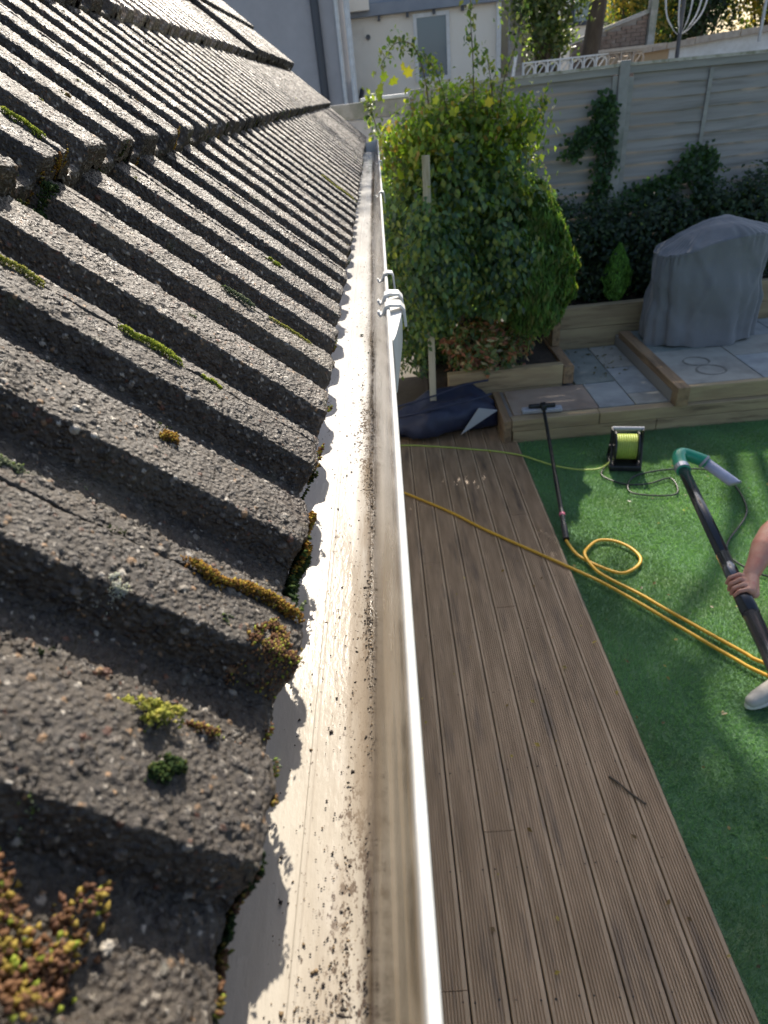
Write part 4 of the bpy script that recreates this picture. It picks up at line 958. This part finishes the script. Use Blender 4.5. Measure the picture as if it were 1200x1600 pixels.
el = cr([E0 + pd * .05, E0 - pd * .0, E0 - pd * .055 + Vector((.004, 0, .012)), E0 + Vector((.04, .075, .012)), E0 + Vector((.085, .055, 0)), E0 + Vector((.13, .025, -.012))], 7)
MB().tube(el, .029, 18).build('elbow', m_green, vc, sm=True)
MB().tube([E0 + pd * .015, E0 + pd * .045], .0325, 18).build('clamp_collar', m_steel, vc)
n0 = E0 + Vector((.115, .033, -.008)); MB().tube([n0, n0.lerp(NZ, .06)], .0315, 18).build('clamp_collar', m_pad, vc)
n1 = n0.lerp(NZ, .05); nz_ = MB().tube([n1, n1.lerp(NZ, .9), NZ], [.0235, .0235, .0235], 20).build('nozzle', m_tubeclear, vc, sm=True)
nd = (NZ - n1).normalized()
for v in nz_.data.vertices:
    if (v.co - NZ).length < .035: v.co -= nd * (.5 - (v.co - NZ).dot(Vector((0, .8, .6))) / .047) * .05

# ------------------------------------------------------------------ PERSON (mostly outside the frame)
def capsules(name, segs, vox, m, parent, sm_iter=4):
    """segs: list of chains [(point, radius), ...]; fused by a voxel remesh into one continuous surface"""
    bm = bmesh.new()
    for chn in segs:
        for (p, r), (q, t) in zip(chn[:-1], chn[1:]):
            p, q = Vector(p), Vector(q); d = q - p; L_ = d.length
            if L_ < 1e-6: continue
            rot = d.to_track_quat('Z', 'Y').to_matrix().to_4x4(); rot.translation = (p + q) / 2
            bmesh.ops.create_cone(bm, cap_ends=True, segments=20, radius1=r, radius2=t, depth=L_, matrix=rot)
        for p, r in chn: bmesh.ops.create_icosphere(bm, subdivisions=3, radius=r, matrix=Matrix.Translation(Vector(p)))
    me = bpy.data.meshes.new(name); bm.to_mesh(me); bm.free(); me.materials.append(m); o = link(name, me, m, parent)
    rm = o.modifiers.new('remesh', 'REMESH'); rm.mode = 'VOXEL'; rm.voxel_size = vox; rm.use_smooth_shade = True
    s_ = o.modifiers.new('smooth', 'SMOOTH'); s_.factor = .5; s_.iterations = sm_iter
    return o
pe = empty('person', (1.86, 2.10, 0), 'person in black top and pale trainers reaching in to grip the vacuum pole', 'person')
SHL, ELB, WR = Vector((1.56, 1.90, 1.43)), Vector((1.275, 1.755, 1.335)), Vector((1.162, 1.635, 1.262))
SHR = Vector((1.92, 2.22, 1.43)); ELR = Vector((1.80, 1.98, 1.18)); WRR = Vector((1.55, 1.76, 1.10))
HIP = Vector((1.86, 2.16, .93)); NK = Vector((1.76, 2.05, 1.50)); HD = Vector((1.71, 2.0, 1.66))
body = []
pa = -pd                                                     # along the pole, away from camera
inw = (GP - WR).normalized(); side = pa.cross(Vector((0, 0, 1))).normalized(); upv = side.cross(pa).normalized()
def ringpt(t, ang, r): return GP + pa * t + (side * math.cos(ang) + upv * math.sin(ang)) * r
body.append([(SHL, .055), (SHL.lerp(ELB, .5), .050), (ELB, .041), (ELB.lerp(WR, .35), .043), (ELB.lerp(WR, .75), .031), (WR, .0265)])
palm = [ringpt(t, a_, .034) for t in (-.030, 0, .030) for a_ in (R(20), R(60))]
for q in palm: body.append([(WR, .023), (q, .0155)])
for t, ln, rr_ in ((.036, .9, .0088), (.013, 1.0, .0092), (-.011, .95, .0088), (-.033, .8, .0078)):
    angs = [R(35), R(35 + 62 * ln), R(35 + 118 * ln), R(35 + 165 * ln)]; rad_ = [.036, .0375, .0355, .033]
    body.append([(ringpt(t * (1.05 if i else .9), a_, r_), rr_ * (1.12 - .1 * i)) for i, (a_, r_) in enumerate(zip(angs, rad_))])
body.append([(ringpt(.012, R(0), .036), .0125), (ringpt(.040, R(-40), .036), .0105), (ringpt(.055, R(-80), .034), .0092), (ringpt(.058, R(-112), .033), .008)])
body.append([(SHR, .055), (ELR, .04), (WRR, .027), (WRR + Vector((-.05, -.05, 0)), .03)])
for k in range(4): body.append([(WRR + Vector((-.05, -.05, .02 - .016 * k)), .011), (WRR + Vector((-.10, -.075, .02 - .018 * k)), .009), (WRR + Vector((-.125, -.05, .015 - .018 * k)), .008)])
body.append([(WRR + Vector((-.03, -.05, .02)), .012), (WRR + Vector((-.06, -.09, .035)), .0095)])
body.append([(NK, .058), (HD + Vector((.02, .02, -.06)), .055)])
body.append([(HD, .083), (HD + Vector((-.02, -.02, -.045)), .068), (HD + Vector((-.035, -.035, -.085)), .042)])
body.append([(HD + Vector((-.062, -.062, .0)), .018), (HD + Vector((-.078, -.078, -.022)), .014)])
for s_ in (-1, 1): body.append([(HD + Vector((s_ * .058, -s_ * .058, -.01)), .018), (HD + Vector((s_ * .062, -s_ * .062, .012)), .018)])
body.append([(HIP, .12), (NK - Vector((0, 0, .08)), .10)])
FL, FR = Vector((1.80, 2.10, .09)), Vector((2.06, 2.22, .09))
for F_, hx in ((FL, -.09), (FR, .09)):
    hp = HIP + Vector((hx, hx * .6, -.05)); kn = hp.lerp(F_, .5) + Vector((-.03, -.03, 0)); body.append([(hp, .09), (kn, .058), (kn.lerp(F_, .35), .056), (F_, .038)])
capsules('body', body, .0034, m_skin, pe, 2)
capsules('shirt', [[(HIP + Vector((0, 0, .05)), .155), (HIP.lerp(NK, .5), .15), (NK - Vector((0, 0, .12)), .15)], [(SHL, .085), (SHR, .085)], [(SHL, .078), (SHL.lerp(ELB, .72), .064)], [(SHR, .078), (SHR.lerp(ELR, .7), .062)]], .012, m_shirt, pe)
capsules('trousers', [[(HIP + Vector((-.09, -.054, 0)), .11), (HIP + Vector((.09, .054, 0)), .11)]] + [[(HIP + Vector((hx, hx * .6, -.05)), .10), ((HIP + Vector((hx, hx * .6, -.05))).lerp(F_, .5) + Vector((-.03, -.03, 0)), .078), (F_ + Vector((0, 0, .06)), .062)] for F_, hx in ((FL, -.09), (FR, .09))], .012, m_jeans, pe)
capsules('hair', [[(HD + Vector((.015, .015, .03)), .086), (HD + Vector((.03, .03, -.01)), .078)]], .008, m_hair, pe)
for s_ in (-1, 1):
    bm = bmesh.new(); bmesh.ops.create_icosphere(bm, subdivisions=2, radius=.012, matrix=Matrix.Translation(HD + Vector((-.052 + s_ * .022, -.052 - s_ * .022, .012))))
    me = bpy.data.meshes.new('eye'); bm.to_mesh(me); bm.free(); link('eye', me, m_white, pe)
for F_ in (FL, FR):
    d_ = Vector((-.80, -.35, 0)).normalized() if F_ is FL else Vector((-.5, -.6, 0)).normalized()
    heel, toe = Vector((F_.x, F_.y, .045)) - d_ * .04, Vector((F_.x, F_.y, .038)) + d_ * .165
    shoe = capsules('shoe', [[(heel + Vector((0, 0, .025)), .042), (heel.lerp(toe, .45) + Vector((0, 0, .012)), .043), (heel.lerp(toe, .8), .041), (toe, .033)]], .006, m_shoe, pe, 3)
    for k in range(4):
        c = heel.lerp(toe, .40 + .11 * k) + Vector((0, 0, .050 - .006 * k)); w_ = Vector((-d_.y, d_.x, 0)) * .022
        MB().tube(cr([c - w_ - Vector((0, 0, .008)), c + Vector((0, 0, .004)), c + w_ - Vector((0, 0, .008))], 4), .0028, 6).build('lace', m_white, pe)
    so_ = MB(); n_ = 26; pts = []
    for k in range(n_):
        a_ = 2 * math.pi * k / n_; u = math.cos(a_); w_ = math.sin(a_) * (.045 if u > 0 else .039); c = heel.lerp(toe, .5); pts.append(c + d_ * u * .137 + Vector((-d_.y, d_.x, 0)) * w_)
    so_.add([(q.x, q.y, .002) for q in pts] + [(q.x, q.y, .028) for q in pts], [tuple(range(n_ - 1, -1, -1)), tuple(range(n_, 2 * n_))] + [(k, (k + 1) % n_, n_ + (k + 1) % n_, n_ + k) for k in range(n_)]).build('sole', m_sole, pe, bevel=.004)
# twig on the deck
tw = MB().tube(cr([(.83, 1.70, .006), (.87, 1.65, .010), (.90, 1.61, .006), (.95, 1.555, .005)], 6), [.004, .007, .006, .006, .008] + [.005] * 14, 6)
tag(tw.build('dead_leaf_stalk', m_bark, None, sm=True), 'dark dead leaf stalk lying on the deck boards', 'twig')

# ------------------------------------------------------------------ BEYOND THE FENCE
nb = empty('grey_rendered_house', (-3.5, 16.5, 0), 'grey rendered neighbouring house end wall with a dark downpipe', 'house')
rxw = -.42
MB().box(-9, rxw, 16, 24, -.02, 7.5).build('wall', m_greyrender, nb)
MB().tube([(-1.0, 15.93, 0), (-1.0, 15.93, 7.4)], .085, 12).build('downpipe', m_darkpipe, nb)
MB().tube([(-.57, 15.94, 0), (-.57, 15.94, 7.4)], .045, 12).build('downpipe', m_white, nb)
MB().tube([(-.36, 15.90, 0), (-.36, 15.90, 7.4)], .06, 12).build('downpipe', m_white, nb)
mb = MB(); mb.add([(-9.3, 15.6, 7.5), (rxw + .3, 15.6, 7.5), (rxw + .3, 24.4, 7.5), (-9.3, 24.4, 7.5), (-9.3, 20, 10), (rxw + .3, 20, 10)], [(0, 1, 5, 4), (3, 4, 5, 2), (0, 4, 3), (1, 2, 5), (0, 3, 2, 1)])
mb.build('roof', m_underlay, nb)
ce = empty('cream_extension', (1.2, 18.5, 0), 'cream rendered extension with a narrow window and a grey fascia', 'building')
MB().box(-.35, 3.0, 18, 23, -.02, 4.30).build('wall', m_cream, ce)
MB().box(-.40, 3.1, 17.82, 18.0, 4.22, 4.44).build('fascia', m_greyfascia, ce, bevel=.01)
MB().box(-.40, 3.1, 17.9, 23, 4.445, 4.62).build('flat_roof', m_blueroof, ce, bevel=.01)
MB().box(-.40, .1, 17.60, 17.81, 4.32, 4.60).build('gutter_end', m_cream, ce)
wf = empty('x', (0, 0, 0), None, None); bpy.data.objects.remove(wf)
wx0, wx1, wz0, wz1 = 1.15, 1.82, 2.98, 4.10
f = MB()
f.box(wx0 - .08, wx0, 17.94, 17.998, wz0 - .08, wz1 + .08); f.box(wx1, wx1 + .08, 17.94, 17.998, wz0 - .08, wz1 + .08)
f.box(wx0 + .001, wx1 - .001, 17.94, 17.998, wz1, wz1 + .08); f.box(wx0 + .001, wx1 - .001, 17.93, 17.998, wz0 - .09, wz0)
fr = f.build('window', m_white, ce)
MB().box(wx0, wx1, 17.965, 17.99, wz0, wz1).build('pane', m_glass, fr)
for x in (.3, .95, 1.55, 2.2): MB().box(x - .03, x + .03, 17.86, 17.98, 4.13, 4.215).build('bracket', m_darkpipe, ce)
MB().tube([(-.28, 17.93, 2.7), (-.22, 17.93, 2.9)], .05, 8).build('vent_pipe', m_darkpipe, ce)
MB().tube([(.02, 17.99, 3.86), (.02, 17.93, 3.86)], .05, 10).build('vent_cap', m_darkpipe, ce)
# glazed lean-to right of the cream wall
gl = empty('glazed_lean_to', (3.6, 18.2, 0), 'pale framed glazed porch between the cream extension and the tree', 'porch')
for x in (3.02, 3.45, 4.3): MB().box(x - .05, x + .05, 17.9, 18.0, -.02, 4.7).build('frame', m_white if x < 4 else m_greyfascia, gl)
for a_, c_ in ((3.072, 3.398), (3.502, 4.248)): MB().box(a_, c_, 17.94, 17.96, -.02, 4.5).build('pane', mat('porch_glass', (.23, .20, .11), (.16, .13, .10), 2, rough=.15), gl)
MB().box(2.97, 4.4, 17.86, 18.02, 4.505, 4.62).build('head_rail', m_white, gl)
# concrete lattice wall
lt = empty('lattice_wall', (3, 12, 2), 'pierced concrete lattice blocks along the top of a far garden wall', 'garden wall')
MB().box(2.3, 4.5, 11.92, 12.08, -.02, 2.70).build('wall', m_brick, lt)
nl = 10; lw = (4.30 - 2.40) / nl
for i in range(nl):
    x0 = 2.40 + i * lw; zt = 2.95; b0 = 2.703
    q = MB(); q.box(x0 + .002, x0 + .018, 11.95, 12.05, b0, zt); q.box(x0 + .019, x0 + lw - .002, 11.95, 12.05, zt - .022, zt - .001); q.box(x0 + .019, x0 + lw - .002, 11.95, 12.05, b0, b0 + .02)
    cxx, czz = x0 + lw / 2 + .008, (b0 + zt) / 2; rad = .085
    pts = [(cxx + rad * math.cos(t), 12.0, czz + rad * 1.05 * math.sin(t)) for t in np.linspace(0, 2 * math.pi, 17)]
    q.tube(pts, .014, 6); q.tube([(x0 + .03, 12.012, b0 + .03), (x0 + lw - .02, 12.012, zt - .03)], .011, 6); q.build('lattice_block', m_white if i < 7 else m_coping, lt)
MB().box(3.6, 4.6, 11.93, 12.07, 2.955, 2.995).build('capping', m_coping, lt)
MB().tube([(2.15, 11.6, 2.6), (2.22, 11.6, 3.05)], .025, 8).build('white_stake', m_white, None)
tag(bpy.data.objects['white_stake'], 'short leaning white stake left of the lattice blocks', 'stake')
# brick garden wall with sloping coping
bw = empty('brick_wall', (5.2, 18, 0), 'weathered brown brick wall with a pale sloping coping', 'wall')
bm_ = MB(); BX0, BX1 = 4.75, 6.45
topz = lambda x: 3.28 + (x - 4.75) / 1.7 * .42
bm_.add([(BX0, 18.04, -.02), (BX1, 18.04, -.02), (BX1, 18.04, topz(BX1)), (BX0, 18.04, topz(BX0)), (BX0, 18.2, -.02), (BX1, 18.2, -.02), (BX1, 18.2, topz(BX1)), (BX0, 18.2, topz(BX0))],
        [(0, 1, 2, 3), (7, 6, 5, 4), (0, 4, 5, 1), (1, 5, 6, 2), (2, 6, 7, 3), (3, 7, 4, 0)]).build('core', m_mortar, bw)
r_ = 0; z = 2.55; br_me = None
while z < 3.7:
    x = BX0 - (.11 if r_ % 2 else 0)
    while x < BX1 - .05:
        xa, xb = max(x, BX0), min(x + .215, BX1)
        if topz(xa) > z + .065 and xb - xa > .06:
            if br_me is None or xb - xa < .21:
                o = MB().box(0, xb - xa, 0, .05, 0, .065).build('brick', m_brick, bw)
                if xb - xa > .21: br_me = o.data
            else: o = link('brick', br_me, None, bw)
            o.location = (xa, 18.0 + rng.random() * .006, z)
        x += .225
    z += .075; r_ += 1
c_ = MB(); c_.add([(BX0 - .1, 17.95, topz(BX0) + .0), (BX1, 17.95, topz(BX1)), (BX1, 17.95, topz(BX1) + .08), (BX0 - .1, 17.95, topz(BX0) + .05), (BX0 - .1, 18.25, topz(BX0)), (BX1, 18.25, topz(BX1)), (BX1, 18.25, topz(BX1) + .08), (BX0 - .1, 18.25, topz(BX0) + .05)],
         [(0, 1, 2, 3), (7, 6, 5, 4), (0, 4, 5, 1), (1, 5, 6, 2), (2, 6, 7, 3), (3, 7, 4, 0)]).build('coping', m_conc, bw)
MB().box(BX1 - .02 + .03, BX1 + .17, 17.9, 18.12, -.02, 3.98).build('pier', m_conc, bw, bevel=.01)
# far house with windows
fh = empty('far_house', (8, 28, 0), 'distant house with dark framed windows above the brick wall', 'house')
MB().box(6.6, 12.2, 28, 34, -.02, 8).build('wall', m_cream, fh)
for (a_, c_, z0, z1) in ((7.25, 9.25, 4.1, 5.9), (9.9, 10.9, 4.2, 5.9)):
    f = MB(); f.box(a_, a_ + .12, 27.9, 27.998, z0, z1); f.box(c_ - .12, c_, 27.9, 27.998, z0, z1); f.box(a_ + .121, c_ - .121, 27.9, 27.998, z1 - .12, z1); f.box(a_ + .121, c_ - .121, 27.9, 27.998, z0, z0 + .12)
    f.box((a_ + c_) / 2 - .05, (a_ + c_) / 2 + .05, 27.9, 27.998, z0 + .121, z1 - .121)
    w_ = f.build('window', m_darkpipe, fh); MB().box(a_ + .12, c_ - .12, 27.96, 27.99, z0 + .12, z1 - .12).build('pane', mat('far_pane', (.35, .42, .42), rough=.1), w_)
MB().box(7.0, 11.2, 27.6, 27.99, 5.95, 6.6).build('canopy', mat('dark_brown_panel', (.06, .045, .045)), fh)
mb = MB(); mb.add([(6.3, 27.6, 8), (12.5, 27.6, 8), (12.5, 34.4, 8), (6.3, 34.4, 8), (6.3, 31, 10.5), (12.5, 31, 10.5)], [(0, 1, 5, 4), (3, 4, 5, 2), (0, 4, 3), (1, 2, 5), (0, 3, 2, 1)]); mb.build('roof', m_underlay, fh)
# low outbuilding with tiled coping
ob = empty('low_outbuilding', (7, 15, 0), 'low white garden building with a rough tan coping along its roof edge', 'outbuilding')
ot = lambda x: 2.985 + (x - 5.3) * .052
def obox(x0, x1, y0, y1, dz0, dz1, m, nm):
    vs = [(x, yy_, (zf(x))) for x in (x0, x1) for yy_ in (y0, y1) for zf in ((lambda x: -.02) if dz0 is None else (lambda x: ot(x) + dz0), (lambda x: ot(x) + dz1))]
    return MB().add(vs, [(0, 1, 3, 2), (4, 6, 7, 5), (0, 4, 5, 1), (2, 3, 7, 6), (0, 2, 6, 4), (1, 5, 7, 3)]).build(nm, m, ob)
obox(5.86, 10, 15, 18.5, None, -.06, m_white, 'wall'); obox(5.33, 5.855, 15, 18.5, None, -.06, m_tan, 'side_wall')
x = 5.2; 
while x < 9.5:
    L_ = .26 + .05 * rng.random(); o = obox(x, x + L_ - .01, 14.86 + rng.random() * .03, 15.3, -.058, .035 + rng.random() * .02, m_coping, 'coping_stone'); x += L_
# poles
pm = bpy.data.materials.get('dark_pipe')
aw = empty('rotary_airer', (5.8, 13.5, 0), 'dark washing line pole with folded white arms behind the fence', 'rotary airer')
from math import sin, cos
MB().tube([(5.5, 13.6, -.02), (5.44, 13.6, 4.6)], .035, 10).build('pole', m_darkpipe, aw)
for dx_, tx_ in ((-.42, -.16), (-.14, -.05), (.12, .05), (.42, .17), (.3, .12)):
    MB().tube(cr([(5.46 + tx_ * .2, 13.6, 3.12), (5.46 + tx_, 13.55, 3.22), (5.46 + dx_ * .8, 13.5, 3.5), (5.46 + dx_ * 1.0, 13.5, 4.3)], 6), [.006] * 7 + [.013] * 6 + [.016] * 6, 8).build('arm', m_white, aw, sm=True)
tag(MB().tube([(7.38, 14.6, 2.9), (7.36, 14.6, 4.9)], .03, 8).build('metal_pole', m_steel, None), 'thin grey metal pole at the far right behind the outbuilding', 'pole')
tag(MB().box(2.42, 2.62, 13.2, 13.4, -.02, 4.9).build('timber_pole', m_slat, None, bevel=.01), 'grey square timber pole left of the tree trunk behind the fence', 'pole')
o = MB().tube([(3.15, 14, -.02), (3.15, 14, 3.16)], .13, 16).build('water_butt', m_blue, None); tag(o, 'blue plastic drum half hidden behind the tree foliage', 'drum')

def tree(label, base, trunk_h, c, r, n, clumps, pal, size, lean=0, shell=.3, cr_=.10, name='garden_tree', limbs=7, tr=.12):
    o = empty(name, base, label, 'tree', 'trees beyond the fence'); b = Vector(base); top = Vector(c)
    MB().tube(cr([b, b.lerp(top, .35) + Vector((lean, 0, 0)), b.lerp(top, .75), top], 6), [tr * (1 - .75 * i / 18) for i in range(19)], 9).build('trunk', m_bark, o, sm=True)
    for k in range(limbs):
        a_ = k * 2.4; s0 = b.lerp(top, .45 + .06 * k); e_ = Vector(c) + Vector((r[0] * .7 * math.cos(a_), r[1] * .7 * math.sin(a_), r[2] * (.5 * math.sin(k * 1.7))))
        MB().tube(cr([s0, s0.lerp(e_, .5) + Vector((0, 0, .15)), e_], 5), [tr * .4 * (1 - .8 * i / 10) for i in range(11)], 6).build('limb', m_bark, o, sm=True)
    P, D = blob(n, clumps, c, r, shell, cr_)
    foliage('crown', P, D, size * (.7 + .6 * rng.random(n)), palette(n, pal), m_leaf, o)
    return o
TG = [(.07, .11, .04), (.05, .08, .035), (.13, .17, .06), (.16, .17, .09)]
tree('loose tree with hanging green twigs behind the middle of the fence', (3.05, 13.6, 0), 2, (3.05, 13.2, 4.05), (.72, .6, 1.15), 6500, 130, TG, .085, cr_=.13)
shade_tree = tree('tall unseen tree beyond the fence, added to shade the deck and lawn', (3.9, 14.6, 0), 6, (4.7, 13.4, 11.2), (1.9, 1.6, 1.5), 2400, 34, TG, .17, tr=.2, cr_=.13)
P, D = blob(11000, 130, (2.05, 13.3, 10.8), (.72, 1.5, 1.3), .15, .2)  # dense crown out of view, shaped to shade the near deck but miss the roof
foliage('crown', P, D, .16 * (.7 + .6 * rng.random(len(P))), palette(len(P), TG), m_leaf, shade_tree)
MB().tube(cr([(4.3, 14.2, 8.2), (3.6, 13.8, 9.9), (2.05, 13.4, 10.9)], 6), [.09 - .005 * i for i in range(13)], 8).build('limb', m_bark, shade_tree, sm=True)
tree('autumn yellow and green tree left of the washing line pole', (5.3, 17.0, 0), 2, (6.75, 19.5, 4.0), (.8, .8, 1.3), 6000, 100, [(.09, .13, .04), (.26, .20, .04), (.05, .09, .03), (.30, .22, .05)], .10, cr_=.14)
tree('dark evergreen tree behind the washing line pole', (8.5, 20, 0), 2, (8.4, 20, 4.2), (1.15, .9, 1.5), 7000, 110, [(.025, .05, .03), (.035, .06, .03), (.02, .035, .02)], .11, cr_=.16)
tree('golden leaved tree at the far right top behind the outbuilding', (10.3, 20, 0), 2, (10.2, 20, 4.3), (1.2, .9, 1.3), 6500, 90, [(.34, .24, .04), (.12, .15, .04), (.24, .20, .05), (.06, .09, .03)], .11, cr_=.14)
tree('green shrubby tree between the house corner and the washing line', (7.6, 21.5, 0), 2, (7.6, 21.5, 3.6), (1.0, .8, 1.0), 5000, 90, TG, .11, cr_=.16)
